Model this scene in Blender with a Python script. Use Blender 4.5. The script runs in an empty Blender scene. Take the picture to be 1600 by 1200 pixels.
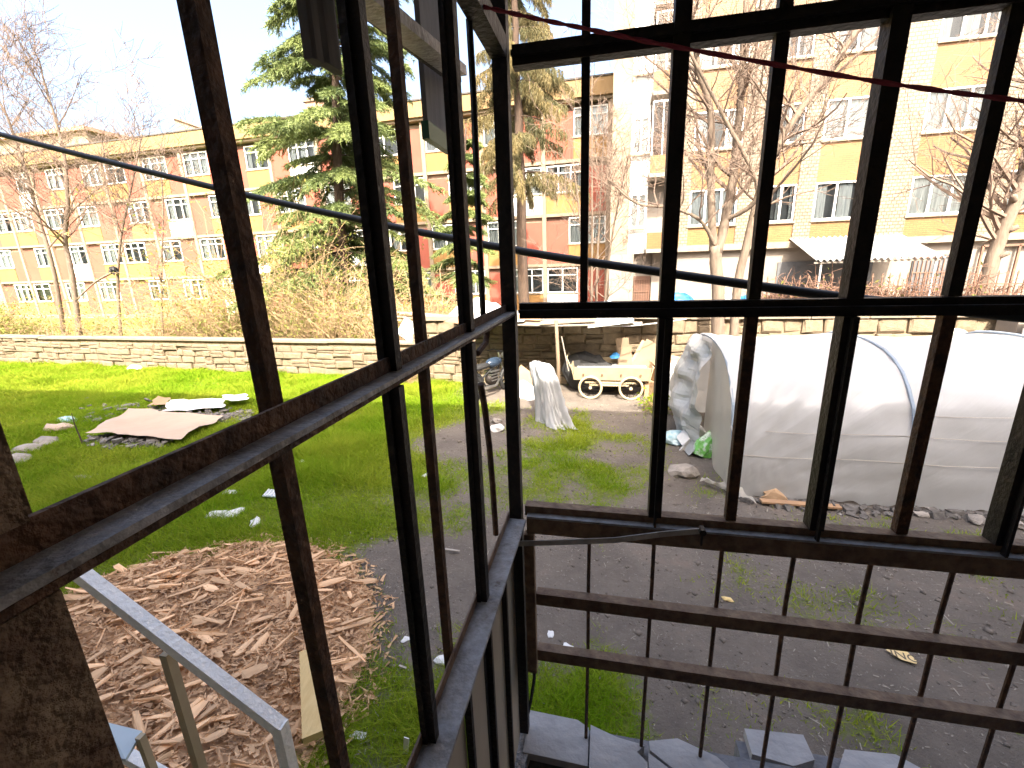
import bpy, bmesh, math, random
import numpy as np
from mathutils import Vector, Matrix
random.seed(7); RNG = np.random.default_rng(7)
S = bpy.context.scene
COL = S.collection
rad = math.radians

# ---------------------------------------------------------------- camera
YAW, PITCH, ROLL = rad(12.396), rad(15.251), rad(-1.989)
FPX = 696.9
EYE = Vector((0, 0, 3.1))
fw = Vector((-math.sin(YAW)*math.cos(PITCH), math.cos(YAW)*math.cos(PITCH), -math.sin(PITCH)))
rt0 = Vector((math.cos(YAW), math.sin(YAW), 0)); up0 = rt0.cross(fw)
rt = rt0*math.cos(ROLL) + up0*math.sin(ROLL)
up = -rt0*math.sin(ROLL) + up0*math.cos(ROLL)
cd = bpy.data.cameras.new('camera'); cam = bpy.data.objects.new('camera', cd); COL.objects.link(cam)
cd.sensor_width = 36; cd.lens = 36*FPX/1600; cd.clip_start = 0.02; cd.clip_end = 2000
M = Matrix((( rt.x, up.x, -fw.x, EYE.x), (rt.y, up.y, -fw.y, EYE.y), (rt.z, up.z, -fw.z, EYE.z), (0, 0, 0, 1)))
cam.matrix_world = M
S.camera = cam

# ---------------------------------------------------------------- sky, sun, exposure
SUN_AZ, SUN_EL = rad(13), rad(45)      # sun stands behind the viewer, a little to the right
W = bpy.data.worlds.new('World'); S.world = W; W.use_nodes = True
nt = W.node_tree; nt.nodes.clear()
sky = nt.nodes.new('ShaderNodeTexSky'); sky.sky_type = 'NISHITA'; sky.sun_disc = False
sky.sun_elevation = SUN_EL; sky.sun_rotation = math.pi - SUN_AZ
sky.air_density = 1.0; sky.dust_density = 9.0; sky.ozone_density = 1.0
bg = nt.nodes.new('ShaderNodeBackground'); bg.inputs['Strength'].default_value = 0.15
wo = nt.nodes.new('ShaderNodeOutputWorld')
nt.links.new(sky.outputs[0], bg.inputs[0]); nt.links.new(bg.outputs[0], wo.inputs[0])
sd = bpy.data.lights.new('sun', 'SUN'); sd.energy = 2.9; sd.angle = rad(0.5); sd.color = (1, .92, .79)
sun = bpy.data.objects.new('sun', sd); COL.objects.link(sun)
sv = Vector((math.sin(SUN_AZ)*math.cos(SUN_EL), -math.cos(SUN_AZ)*math.cos(SUN_EL), math.sin(SUN_EL)))
sun.rotation_euler = sv.to_track_quat('Z', 'Y').to_euler(); sun.location = sv*60
S.view_settings.view_transform = 'Standard'; S.view_settings.look = 'None'
S.view_settings.exposure = 2.4; S.view_settings.gamma = 1
S.cycles.max_bounces = 8; S.cycles.transparent_max_bounces = 12

# ---------------------------------------------------------------- helpers
def ray(x, y): return fw + rt*((x-800)/FPX) - up*((y-600)/FPX)
def G(x, y, z=0.0): d = ray(x, y); return EYE + d*((z-EYE.z)/d.z)
def PY(x, y, Y): d = ray(x, y); return EYE + d*(Y/d.y)
def PX(x, y, X): d = ray(x, y); return EYE + d*(X/d.x)

class MB:
    def __init__(s): s.V = []; s.F = []
    def add(s, vs, fs):
        n = len(s.V); s.V += [tuple(v) for v in vs]; s.F += [tuple(i+n for i in f) for f in fs]; return s
    def box(s, c, d, R=None):
        x, y, z = d[0]/2, d[1]/2, d[2]/2; c = Vector(c)
        vs = [Vector((a*x, b*y, e*z)) for e in (-1, 1) for b in (-1, 1) for a in (-1, 1)]
        if R is not None: vs = [R @ v for v in vs]
        return s.add([c+v for v in vs], [(0,2,3,1),(4,5,7,6),(0,1,5,4),(2,6,7,3),(0,4,6,2),(1,3,7,5)])
    def ext(s, x0, x1, y0, y1, z0, z1): return s.box(((x0+x1)/2,(y0+y1)/2,(z0+z1)/2), (abs(x1-x0),abs(y1-y0),abs(z1-z0)))
    def beam(s, p, q, w, h, upv=(0,0,1)):
        p, q = Vector(p), Vector(q); d = (q-p); L = d.length; d.normalize(); u = Vector(upv)
        if abs(d.dot(u)) > .98: u = Vector((0,1,0))
        a = d.cross(u).normalized(); b = a.cross(d)
        R = Matrix((a, d, b)).transposed()
        return s.box((p+q)/2, (w, L, h), R)
    def tube(s, pts, r, n=6, cap=True):
        pts = [Vector(p) for p in pts]; m = len(pts); rr = r if isinstance(r, (list, tuple)) else [r]*m
        vs = []; fs = []; a = None
        for i, p in enumerate(pts):
            t = (pts[min(i+1, m-1)] - pts[max(i-1, 0)]).normalized()
            if a is None:
                a = t.cross(Vector((0,0,1))) if abs(t.z) < .9 else t.cross(Vector((1,0,0)))
            a = (a - t*a.dot(t)).normalized(); b = t.cross(a)
            for k in range(n):
                th = 2*math.pi*k/n; vs.append(p + (a*math.cos(th) + b*math.sin(th))*rr[i])
        for i in range(m-1):
            for k in range(n):
                k2 = (k+1) % n; fs.append((i*n+k, i*n+k2, (i+1)*n+k2, (i+1)*n+k))
        if cap: fs.append(tuple(range(n))[::-1]); fs.append(tuple((m-1)*n+k for k in range(n)))
        return s.add(vs, fs)
    def prism(s, poly, z0, z1, R=None, c=(0,0,0)):
        n = len(poly); c = Vector(c)
        vs = [Vector((x, y, z0)) for x, y in poly] + [Vector((x, y, z1)) for x, y in poly]
        if R is not None: vs = [R @ v for v in vs]
        return s.add([c+v for v in vs], [tuple(range(n))[::-1], tuple(range(n, 2*n))] + [(i,(i+1)%n,n+(i+1)%n,n+i) for i in range(n)])
    def grid(s, fn, nu, nv, wrap=False):
        vs = [fn(i/nu, j/nv) for j in range(nv+1) for i in range(nu+1)]
        return s.add(vs, [(j*(nu+1)+i, j*(nu+1)+i+1, (j+1)*(nu+1)+i+1, (j+1)*(nu+1)+i) for j in range(nv) for i in range(nu)])
    def torus(s, c, R, r, axis='Y', n=20, m=6, a0=0, a1=2*math.pi):
        pts = []
        full = abs(a1-a0-2*math.pi) < 1e-6
        for i in range(n+1):
            t = a0+(a1-a0)*i/n
            v = {'Y': (math.cos(t)*R, 0, math.sin(t)*R), 'X': (0, math.cos(t)*R, math.sin(t)*R), 'Z': (math.cos(t)*R, math.sin(t)*R, 0)}[axis]
            pts.append(Vector(c)+Vector(v))
        return s.tube(pts, r, m, not full)
    def mesh(s, name, smooth=False):
        me = bpy.data.meshes.new(name); me.from_pydata(s.V, [], s.F); me.update()
        if smooth: me.polygons.foreach_set('use_smooth', [True]*len(me.polygons))
        return me
    def build(s, name, mat, parent=None, smooth=False, local=False):
        return obj(name, s.mesh(name, smooth), mat, parent, local)

def obj(name, me, mat=None, parent=None, local=False, loc=None, rot=None, scale=None):
    o = bpy.data.objects.new(name, me); COL.objects.link(o)
    if mat is not None and me is not None and not me.materials: me.materials.append(mat)
    if loc is not None: o.location = loc
    if rot is not None: o.rotation_euler = rot
    if scale is not None: o.scale = scale
    if parent is not None:
        o.parent = parent
        if not local and parent.type == 'EMPTY': o.matrix_parent_inverse = parent.matrix_basis.inverted()
    return o
def tag(o, label, cat, group=None):
    o['label'] = label; o['category'] = cat
    if group: o['group'] = group
    return o
def thing(name, label, cat, loc=(0,0,0), rotz=0, group=None):
    o = bpy.data.objects.new(name, None); COL.objects.link(o); o.empty_display_size = .1
    o.location = loc; o.rotation_euler = (0, 0, rotz); return tag(o, label, cat, group)
def struct(o, kind='structure'): o['kind'] = kind; return o
def fast(name, V, T, mat, parent=None, attr=None, local=False):
    """big triangle mesh from numpy arrays, optional float point attribute 'tint'"""
    V = np.asarray(V, np.float32); T = np.asarray(T, np.int32)
    me = bpy.data.meshes.new(name); me.vertices.add(len(V)); me.vertices.foreach_set('co', V.ravel())
    k = T.shape[1]
    me.loops.add(T.size); me.loops.foreach_set('vertex_index', T.ravel())
    me.polygons.add(len(T)); me.polygons.foreach_set('loop_start', np.arange(0, T.size, k, dtype=np.int32))
    me.update(calc_edges=True)
    if attr is not None:
        a = me.attributes.new('tint', 'FLOAT', 'POINT'); a.data.foreach_set('value', np.asarray(attr, np.float32))
    return obj(name, me, mat, parent, local)

# ---------------------------------------------------------------- materials (all procedural)
def mat(name, c1, c2=None, rough=.8, scale=4, detail=5, bump=0.0, bscale=None, metal=0, c3=None, lo=.35, hi=.65, objrand=0, attr=False, stretch=None, spec=.4, trans=0, space='Object'):
    m = bpy.data.materials.new(name); m.use_nodes = True; N = m.node_tree.nodes; L = m.node_tree.links
    b = N['Principled BSDF']; b.inputs['Roughness'].default_value = rough; b.inputs['Metallic'].default_value = metal
    b.inputs['Specular IOR Level'].default_value = spec
    tc = N.new('ShaderNodeTexCoord'); vec = tc.outputs[space]
    if stretch:
        mp = N.new('ShaderNodeMapping'); mp.inputs['Scale'].default_value = stretch; L.new(vec, mp.inputs[0]); vec = mp.outputs[0]
    c2 = c2 or tuple(x*.72 for x in c1)
    no = N.new('ShaderNodeTexNoise'); no.inputs['Scale'].default_value = scale; no.inputs['Detail'].default_value = detail
    no.inputs['Roughness'].default_value = .62
    L.new(vec, no.inputs['Vector'])
    ra = N.new('ShaderNodeValToRGB'); e = ra.color_ramp.elements
    e[0].position = lo; e[0].color = (*c1, 1); e[1].position = hi; e[1].color = (*c2, 1)
    if c3:
        x = e.new(min(hi+.1, .95)); x.color = (*c3, 1)
    fac = no.outputs['Fac']
    if attr:
        at = N.new('ShaderNodeAttribute'); at.attribute_name = 'tint'; fac = at.outputs['Fac']
    L.new(fac, ra.inputs[0]); out = ra.outputs[0]
    if objrand:
        oi = N.new('ShaderNodeObjectInfo'); hs = N.new('ShaderNodeHueSaturation')
        mr = N.new('ShaderNodeMapRange'); mr.inputs[3].default_value = 1-objrand; mr.inputs[4].default_value = 1+objrand
        L.new(oi.outputs['Random'], mr.inputs[0]); L.new(mr.outputs[0], hs.inputs['Value']); L.new(out, hs.inputs['Color']); out = hs.outputs[0]
    L.new(out, b.inputs['Base Color'])
    if bump:
        n2 = N.new('ShaderNodeTexNoise'); n2.inputs['Scale'].default_value = bscale or scale*6; n2.inputs['Detail'].default_value = 4
        L.new(vec, n2.inputs['Vector'])
        bp = N.new('ShaderNodeBump'); bp.inputs['Strength'].default_value = bump; bp.inputs['Distance'].default_value = .02
        L.new(n2.outputs['Fac'], bp.inputs['Height']); L.new(bp.outputs[0], b.inputs['Normal'])
    if trans:
        t = N.new('ShaderNodeBsdfTranslucent'); L.new(out, t.inputs[0]); mx = N.new('ShaderNodeMixShader'); mx.inputs[0].default_value = trans
        L.new(b.outputs[0], mx.inputs[1]); L.new(t.outputs[0], mx.inputs[2]); L.new(mx.outputs[0], N['Material Output'].inputs[0])
    return m
def tiles(name, c1, c2, mortar, sx, sy, rough=.5, msize=.06, bump=.5):
    """small glazed facing tiles (each far below ten pixels in the picture) laid in courses"""
    m = mat(name, c1, c2, rough=rough); N = m.node_tree.nodes; L = m.node_tree.links; b = N['Principled BSDF']
    tc = N.new('ShaderNodeTexCoord'); sp = N.new('ShaderNodeSeparateXYZ'); cb = N.new('ShaderNodeCombineXYZ')
    L.new(tc.outputs['Object'], sp.inputs[0]); L.new(sp.outputs[0], cb.inputs[0]); L.new(sp.outputs[2], cb.inputs[1])
    br = N.new('ShaderNodeTexBrick'); br.inputs['Scale'].default_value = 1; br.inputs['Brick Width'].default_value = sx; br.inputs['Row Height'].default_value = sy
    br.inputs['Mortar Size'].default_value = min(sx, sy)*msize*2; br.inputs['Color1'].default_value = (*c1, 1); br.inputs['Color2'].default_value = (*c2, 1); br.inputs['Mortar'].default_value = (*mortar, 1)
    L.new(cb.outputs[0], br.inputs[0])
    no = N.new('ShaderNodeTexNoise'); no.inputs['Scale'].default_value = .7; no.inputs['Detail'].default_value = 6; L.new(tc.outputs['Object'], no.inputs['Vector'])
    mr = N.new('ShaderNodeMapRange'); mr.inputs[1].default_value = .3; mr.inputs[2].default_value = .7; mr.inputs[3].default_value = .8; mr.inputs[4].default_value = 1.1
    L.new(no.outputs['Fac'], mr.inputs[0])
    hs = N.new('ShaderNodeHueSaturation'); L.new(mr.outputs[0], hs.inputs['Value']); L.new(br.outputs[0], hs.inputs['Color'])
    L.new(hs.outputs[0], b.inputs['Base Color'])
    bp = N.new('ShaderNodeBump'); bp.inputs['Strength'].default_value = bump; bp.inputs['Distance'].default_value = .02; bp.invert = True
    L.new(br.outputs['Fac'], bp.inputs['Height']); L.new(bp.outputs[0], b.inputs['Normal'])
    return m
def glassmat(name, tint=(.8,.86,.88), mixf=.35):
    m = bpy.data.materials.new(name); m.use_nodes = True; N = m.node_tree.nodes; L = m.node_tree.links; N.remove(N['Principled BSDF'])
    t = N.new('ShaderNodeBsdfTransparent'); t.inputs[0].default_value = (*tint, 1); g = N.new('ShaderNodeBsdfGlossy'); g.inputs['Roughness'].default_value = .03
    lw = N.new('ShaderNodeLayerWeight'); lw.inputs[0].default_value = mixf; mx = N.new('ShaderNodeMixShader')
    L.new(lw.outputs['Fresnel'], mx.inputs[0]); L.new(t.outputs[0], mx.inputs[1]); L.new(g.outputs[0], mx.inputs[2]); L.new(mx.outputs[0], N['Material Output'].inputs[0])
    return m
def filmmat(name, col, transl=.45, clear=.12, rough=.3):
    m = mat(name, col, tuple(x*.9 for x in col), rough=rough, scale=1.2, trans=transl); N = m.node_tree.nodes; L = m.node_tree.links
    o = N['Material Output']; src = o.inputs[0].links[0].from_socket
    t = N.new('ShaderNodeBsdfTransparent'); mx = N.new('ShaderNodeMixShader'); mx.inputs[0].default_value = clear
    L.new(src, mx.inputs[1]); L.new(t.outputs[0], mx.inputs[2]); L.new(mx.outputs[0], o.inputs[0]); return m

K = {}
K['rust'] = mat('rusty_steel', (.038,.021,.013), (.11,.05,.022), rough=.75, scale=32, detail=8, bump=.5, bscale=90, metal=0, c3=(.16,.10,.055))
K['iron'] = mat('dark_painted_iron', (.012,.010,.010), (.028,.020,.015), rough=.6, scale=12, detail=8, bump=.3, bscale=70, metal=.3)
K['sill'] = mat('worn_grey_steel', (.34,.33,.33), (.20,.185,.17), rough=.45, scale=36, detail=9, bump=.3, bscale=80, metal=0, c3=(.07,.035,.018))
K['brownrail'] = mat('brown_primed_steel', (.22,.145,.085), (.11,.06,.036), rough=.6, scale=28, detail=9, bump=.3, bscale=60, metal=0, c3=(.12,.095,.05))
K['panel'] = mat('beige_sheet_panel', (.42,.36,.27), (.33,.28,.21), rough=.5, scale=3, bump=.05)
K['conc'] = mat('blue_grey_concrete', (.19,.19,.20), (.12,.12,.125), rough=.85, scale=5, detail=8, bump=.5, bscale=40, c3=(.30,.30,.30))
K['roughconc'] = mat('rough_white_concrete', (.45,.44,.44), (.18,.17,.17), rough=.95, scale=40, bump=1.0, bscale=60)
K['inner'] = mat('dull_inner_plaster', (.30,.28,.25), (.24,.22,.20), rough=.9, scale=3)
K['strap'] = mat('galvanised_strap', (.48,.46,.43), (.34,.31,.28), rough=.55, scale=30)
K['darkplank'] = mat('dark_weathered_board', (.15,.14,.13), (.09,.085,.08), rough=.9, scale=7, stretch=(4,4,.5))
K['flaking'] = mat('flaking_rusty_steel', (.10,.055,.03), (.20,.135,.08), rough=.75, scale=24, detail=10, bump=.6, bscale=120, c3=(.34,.27,.19), lo=.38, hi=.58)
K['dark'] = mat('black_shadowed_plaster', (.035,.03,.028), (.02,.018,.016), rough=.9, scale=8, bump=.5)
K['plaster'] = mat('cream_plaster', (.275,.21,.15), (.225,.17,.122), rough=.9, scale=.8, detail=8, bump=.15, bscale=30)
K['ochre'] = mat('ochre_paint', (.29,.160,.055), (.25,.135,.047), rough=.85, scale=1.1, detail=8, bump=.1, bscale=30, c3=(.30,.18,.07))
K['faded'] = mat('faded_ochre_fascia', (.27,.175,.085), (.22,.14,.065), rough=.9, scale=2.2, detail=9, stretch=(1.5,1,.35), c3=(.13,.095,.06))
K['coral'] = mat('coral_red_paint', (.30,.082,.055), (.26,.07,.047), rough=.85, scale=1.0, detail=8, bump=.1, bscale=30)
K['ltgrey'] = mat('light_grey_render', (.25,.22,.185), (.20,.175,.15), rough=.9, scale=.9, detail=8, bump=.15, bscale=25)
K['white'] = mat('white_paint', (.80,.80,.78), (.70,.70,.68), rough=.45, scale=3)
K['whitechip'] = mat('chipped_white_paint', (.90,.90,.88), (.86,.86,.84), rough=.5, scale=25, detail=8, lo=.45, hi=.62, c3=(.50,.48,.46), bump=.3, bscale=70)
K['curtain'] = mat('net_curtain', (.70,.70,.68), (.45,.47,.48), rough=.9, scale=3, stretch=(8,8,.3), objrand=.25)
K['room'] = mat('dim_room', (.13,.135,.14), (.08,.08,.085), rough=.9, scale=1.5)
K['glass'] = glassmat('window_glass')
K['tilecream'] = tiles('cream_facing_tile', (.225,.186,.130), (.19,.155,.108), (.10,.078,.053), .17, .12, bump=.8)
K['tileorange'] = tiles('orange_facing_tile', (.235,.125,.045), (.20,.105,.038), (.145,.083,.037), .22, .07, bump=.5)
K['darkbrown'] = mat('dark_brown_panel', (.14,.07,.045), (.09,.05,.035), rough=.7, scale=3)
K['roofdark'] = mat('bitumen_edge', (.10,.09,.085), (.06,.055,.05), rough=.9, scale=6)
K['rooftile'] = mat('weathered_roof_tile', (.42,.25,.17), (.30,.18,.13), rough=.9, scale=5, bump=.4)
K['stone'] = mat('pale_limestone', (.25,.195,.13), (.175,.135,.088), rough=.92, scale=4.5, detail=9, bump=.7, bscale=22, objrand=.10, c3=(.22,.17,.11))
K['mortar'] = mat('earthy_mortar', (.30,.235,.155), (.20,.155,.105), rough=.97, scale=9, bump=.8)
K['coping'] = mat('cement_coping', (.27,.22,.16), (.20,.16,.12), rough=.92, scale=3, bump=.4, detail=8)
K['bark'] = mat('pale_bark', (.20,.155,.115), (.135,.10,.075), rough=.9, scale=6, stretch=(3,3,.6), bump=.6, bscale=14, c3=(.14,.11,.09))
K['twig'] = mat('dry_twigs', (.15,.105,.08), (.22,.16,.12), rough=.9, scale=2)
K['barkdark'] = mat('dark_conifer_bark', (.10,.065,.045), (.055,.038,.028), rough=.95, scale=6, stretch=(4,4,.7), bump=.9, bscale=16)
K['cedar'] = mat('cedar_needles', (.05,.09,.035), (.21,.25,.075), rough=.6, attr=True, lo=.0, hi=1.0, trans=.25)
K['spruce'] = mat('dry_spruce_needles', (.055,.07,.032), (.22,.165,.065), rough=.65, attr=True, lo=.0, hi=1.0, trans=.25)
K['bramble'] = mat('dry_bramble_canes', (.40,.285,.155), (.31,.21,.12), rough=.85, scale=1.0, c3=(.36,.28,.07))
K['leaf'] = mat('yellow_green_leaves', (.30,.28,.06), (.14,.19,.04), rough=.7, attr=True, lo=0, hi=1, trans=.3)
K['grass'] = mat('grass_blades', (.14,.285,.004), (.38,.50,.010), rough=.6, spec=.08, attr=True, lo=0, hi=1.0, trans=.4, c3=(.36,.38,.04))
K['film'] = filmmat('greenhouse_film', (.58,.585,.59), .28, .10, .28)
_n = K['film'].node_tree.nodes; _l = K['film'].node_tree.links          # fine taut creases in the film
_t = _n.new('ShaderNodeTexCoord'); _m = _n.new('ShaderNodeMapping'); _m.vector_type = 'TEXTURE'; _m.inputs['Rotation'].default_value = (0, rad(-36), 0); _m.inputs['Scale'].default_value = (2.6, 2.6, .17)
_x = _n.new('ShaderNodeTexNoise'); _x.inputs['Scale'].default_value = 1.6; _x.inputs['Detail'].default_value = 3; _b = _n.new('ShaderNodeBump'); _b.inputs['Strength'].default_value = .22; _b.inputs['Distance'].default_value = .05
_l.new(_t.outputs['Object'], _m.inputs[0]); _l.new(_m.outputs[0], _x.inputs['Vector']); _l.new(_x.outputs['Fac'], _b.inputs['Height']); _l.new(_b.outputs[0], _n['Principled BSDF'].inputs['Normal'])
for _q in _n:
    if _q.type == 'BSDF_TRANSLUCENT': _l.new(_b.outputs[0], _q.inputs['Normal'])
K['film2'] = filmmat('cloudy_end_film', (.62,.58,.50), .4, .10, .35)
K['silver'] = mat('silver_tarpaulin', (.40,.41,.41), (.32,.33,.33), rough=.38, scale=2, spec=.6, metal=.15)
K['tarp'] = mat('pale_grey_cover', (.33,.335,.34), (.27,.275,.28), rough=.45, scale=2, spec=.5)
K['pipe'] = mat('blue_grey_pipe', (.30,.36,.43), (.24,.29,.35), rough=.4)
K['cream'] = mat('cream_metal', (.46,.37,.24), (.38,.30,.19), rough=.5, scale=4, detail=8, c3=(.40,.28,.16))
K['cardboard'] = mat('cardboard', (.48,.32,.19), (.40,.26,.15), rough=.9, scale=3, objrand=.12)
K['buff'] = mat('buff_board', (.27,.20,.13), (.21,.15,.10), rough=.9, scale=3, objrand=.25)
K['clod'] = mat('soil_clods', (.13,.11,.092), (.20,.165,.135), rough=.97, scale=7)
K['cardpink'] = mat('faded_cardboard', (.47,.36,.275), (.41,.31,.235), rough=.9, scale=1.5, detail=8)
K['wood'] = mat('splintered_wood', (.84,.545,.31), (.64,.395,.22), rough=.85, scale=3, stretch=(1,6,1), objrand=.28, detail=6)
K['woodstuff'] = mat('wood_chips', (.70,.45,.255), (.48,.295,.165), rough=.9, scale=6, lo=.3, hi=.6, c3=(.22,.14,.09))
K['timber'] = mat('pale_yellow_timber', (.66,.48,.22), (.58,.40,.17), rough=.75, scale=5, stretch=(6,1,6), bump=.15)
K['plank'] = mat('brown_plank', (.36,.22,.12), (.28,.17,.10), rough=.85, scale=4, objrand=.2)
K['greyplank'] = mat('weathered_grey_plank', (.42,.37,.31), (.30,.26,.22), rough=.9, scale=5, objrand=.2, bump=.3)
K['black'] = mat('black_rubber', (.018,.018,.019), (.03,.03,.03), rough=.6)
K['chrome'] = mat('dull_chrome', (.55,.55,.55), (.40,.40,.40), rough=.3, metal=.9)
K['bluetarp'] = mat('blue_tarpaulin', (.04,.22,.55), (.06,.30,.65), rough=.5, scale=3)
K['bluelight'] = mat('pale_blue_sheet', (.52,.60,.64), (.44,.52,.56), rough=.6)
K['green'] = mat('green_tape', (.02,.11,.05), (.015,.08,.035), rough=.45)
K['bag'] = mat('green_printed_bag', (.14,.42,.08), (.62,.70,.62), rough=.4, scale=9, lo=.46, hi=.58, c3=(.08,.30,.06))
K['bag2'] = mat('blue_white_bag', (.55,.66,.70), (.22,.42,.48), rough=.4, scale=9)
K['litter'] = mat('white_litter', (.72,.71,.69), (.60,.59,.57), rough=.6)
K['rock'] = mat('rough_stone', (.36,.32,.28), (.26,.23,.20), rough=.95, scale=8, bump=.7, objrand=.2)
K['slab'] = mat('grey_slab', (.42,.40,.385), (.32,.305,.295), rough=.9, scale=6, bump=.3, detail=8)
K['red'] = mat('dark_red_cord', (.34,.05,.08), (.25,.03,.05), rough=.7)
K['cable'] = mat('black_cable', (.012,.012,.013), (.02,.02,.02), rough=.5)
K['zinc'] = mat('corrugated_zinc', (.30,.31,.31), (.24,.25,.25), rough=.5, scale=2)
K['fence'] = mat('rusty_fence_iron', (.13,.075,.055), (.20,.11,.07), rough=.8, scale=6)
K['yellow'] = mat('yellow_card', (.72,.52,.20), (.66,.50,.26), rough=.8)
K['ink'] = mat('dark_print', (.10,.08,.06), (.12,.10,.07), rough=.8)
K['debris'] = mat('dark_mixed_debris', (.09,.08,.075), (.22,.20,.18), rough=.9, scale=12, objrand=.3, c3=(.5,.48,.45))
K['straw'] = mat('straw_flecks', (.36,.32,.26), (.22,.19,.15), rough=.9, scale=2)
# ================================================================ ground
def vnoise(x, y, seed=0, f=1.0):
    x = np.asarray(x)*f; y = np.asarray(y)*f
    xi = np.floor(x).astype(np.int64); yi = np.floor(y).astype(np.int64); xf = x-xi; yf = y-yi
    def h(a, b):
        n = (a*374761393 + b*668265263 + seed*1442695041) & 0xffffffff
        n = ((n ^ (n >> 13))*1274126177) & 0xffffffff
        return ((n ^ (n >> 16)) & 0xffff)/65535.0
    u = xf*xf*(3-2*xf); v = yf*yf*(3-2*yf)
    return (h(xi, yi)*(1-u)+h(xi+1, yi)*u)*(1-v) + (h(xi, yi+1)*(1-u)+h(xi+1, yi+1)*u)*v
def fbm(x, y, seed=0, f=1.0): return sum(vnoise(x, y, seed+i, f*2**i)*.5**(i+1) for i in range(4))/.9375
def sst(a, b, x): t = np.clip((np.asarray(x)-a)/(b-a), 0, 1); return t*t*(3-2*t)
def blob(x, y, cx, cy, rx, ry): return np.exp(-(((x-cx)/rx)**2+((y-cy)/ry)**2))
def density(x, y):
    """how much of the ground grass covers: lush lawn on the left, thin in the middle, bare earth on the right"""
    x = np.asarray(x, float); y = np.asarray(y, float)
    lawn = sst(-.9, -3.6, x + .22*(y-5)) * 1.0
    mid = sst(1.4, -.8, x)*.34
    d = np.maximum(lawn, mid)
    n = fbm(x, y, 3, .7); n2 = fbm(x, y, 9, 2.2)
    d = d*(.55+.9*n) + (n2-.5)*1.0*np.where(lawn > .5, .35, 1)
    d += .75*blob(x, y, .35, 1.75, .9, .5) + .5*blob(x, y, -.1, 2.5, .5, .5) + .35*blob(x, y, 1.7, 1.7, .6, .35) + .12*blob(x, y, -.7, 6.9, .9, .7)
    d += .5*blob(x, y, 3.9, 5.1, .5, .25) + .45*blob(x, y, -1.3, 2.2, .8, .9)
    d -= .9*blob(x, y, -2.6, 7.2, 1.1, .9) + .55*blob(x, y, -3.2, 5.0, 1.2, .35) + .8*blob(x, y, -2.0, 3.9, .9, .35) + .6*blob(x, y, -.5, 4.4, 1.0, .7)
    d -= 1.2*blob(x, y, -3.5, 2.3, 1.9, 1.5) + 1.0*blob(x, y, -8.9, 7.3, 1.7, 1.0) + .8*blob(x, y, 0.2, 10.2, 3.2, .9) + .4*blob(x, y, -.2, 3.3, .7, .6)
    d = np.where(y > 12.7-.04*(x+29), d*.5, d)
    return np.clip(d, 0, 1)
gm = bpy.data.materials.new('yard_soil'); gm.use_nodes = True
N = gm.node_tree.nodes; L = gm.node_tree.links; b = N['Principled BSDF']; b.inputs['Roughness'].default_value = .97; b.inputs['Specular IOR Level'].default_value = .15
tc = N.new('ShaderNodeTexCoord')
def nz(scale, detail=8, rough=.65):
    n = N.new('ShaderNodeTexNoise'); n.inputs['Scale'].default_value = scale; n.inputs['Detail'].default_value = detail; n.inputs['Roughness'].default_value = rough
    L.new(tc.outputs['Object'], n.inputs['Vector']); return n
def ramp(src, stops):
    r = N.new('ShaderNodeValToRGB'); e = r.color_ramp.elements
    e[0].position, e[0].color = stops[0][0], (*stops[0][1], 1); e[1].position, e[1].color = stops[-1][0], (*stops[-1][1], 1)
    for p, c in stops[1:-1]: x = e.new(p); x.color = (*c, 1)
    L.new(src, r.inputs[0]); return r
soil = ramp(nz(1.3, 12, .72).outputs['Fac'], [(.25, (.115,.098,.084)), (.42,(.165,.140,.118)), (.55, (.20,.170,.142)), (.75, (.27,.205,.16))])
speck = ramp(nz(38, 3).outputs['Fac'], [(.60, (0,0,0)), (.74, (1,1,1))])
m1 = N.new('ShaderNodeMixRGB'); m1.inputs[2].default_value = (.42,.38,.33,1); L.new(soil.outputs[0], m1.inputs[1]); 
mm = N.new('ShaderNodeMath'); mm.operation = 'MULTIPLY'; mm.inputs[1].default_value = .45; L.new(speck.outputs[0], mm.inputs[0]); L.new(mm.outputs[0], m1.inputs[0])
turf = ramp(nz(5).outputs['Fac'], [(.3, (.13,.175,.022)), (.6, (.18,.215,.036)), (.75, (.25,.215,.08))])
at = N.new('ShaderNodeAttribute'); at.attribute_name = 'tint'
ad = N.new('ShaderNodeMath'); ad.operation = 'MULTIPLY_ADD'; ad.inputs[1].default_value = 1.0; L.new(at.outputs['Fac'], ad.inputs[0])
n9 = nz(16, 6); sb = N.new('ShaderNodeMath'); sb.operation = 'SUBTRACT'; sb.inputs[1].default_value = .55; L.new(n9.outputs['Fac'], sb.inputs[0]); L.new(sb.outputs[0], ad.inputs[2])
cl = ramp(ad.outputs[0], [(.12, (0,0,0)), (.42, (1,1,1))])
m2 = N.new('ShaderNodeMixRGB'); L.new(cl.outputs[0], m2.inputs[0]); L.new(m1.outputs[0], m2.inputs[1]); L.new(turf.outputs[0], m2.inputs[2]); L.new(m2.outputs[0], b.inputs['Base Color'])
bp = N.new('ShaderNodeBump'); bp.inputs['Strength'].default_value = 1.0; bp.inputs['Distance'].default_value = .07; L.new(nz(11, 10, .75).outputs['Fac'], bp.inputs['Height']); L.new(bp.outputs[0], b.inputs['Normal'])
xs = np.concatenate([[-900,-300,-120,-60], np.arange(-34, 14.01, .16), [18,30,60,120,300,900]])
ys = np.concatenate([[-900,-200,-50,-12], np.arange(-1, 14.01, .16), np.arange(14.5, 30, 1.0), [40,80,200,900,1500]])
XX, YY = np.meshgrid(xs, ys); flat = (np.abs(XX) < 34) & (YY > -1) & (YY < 30)
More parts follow.
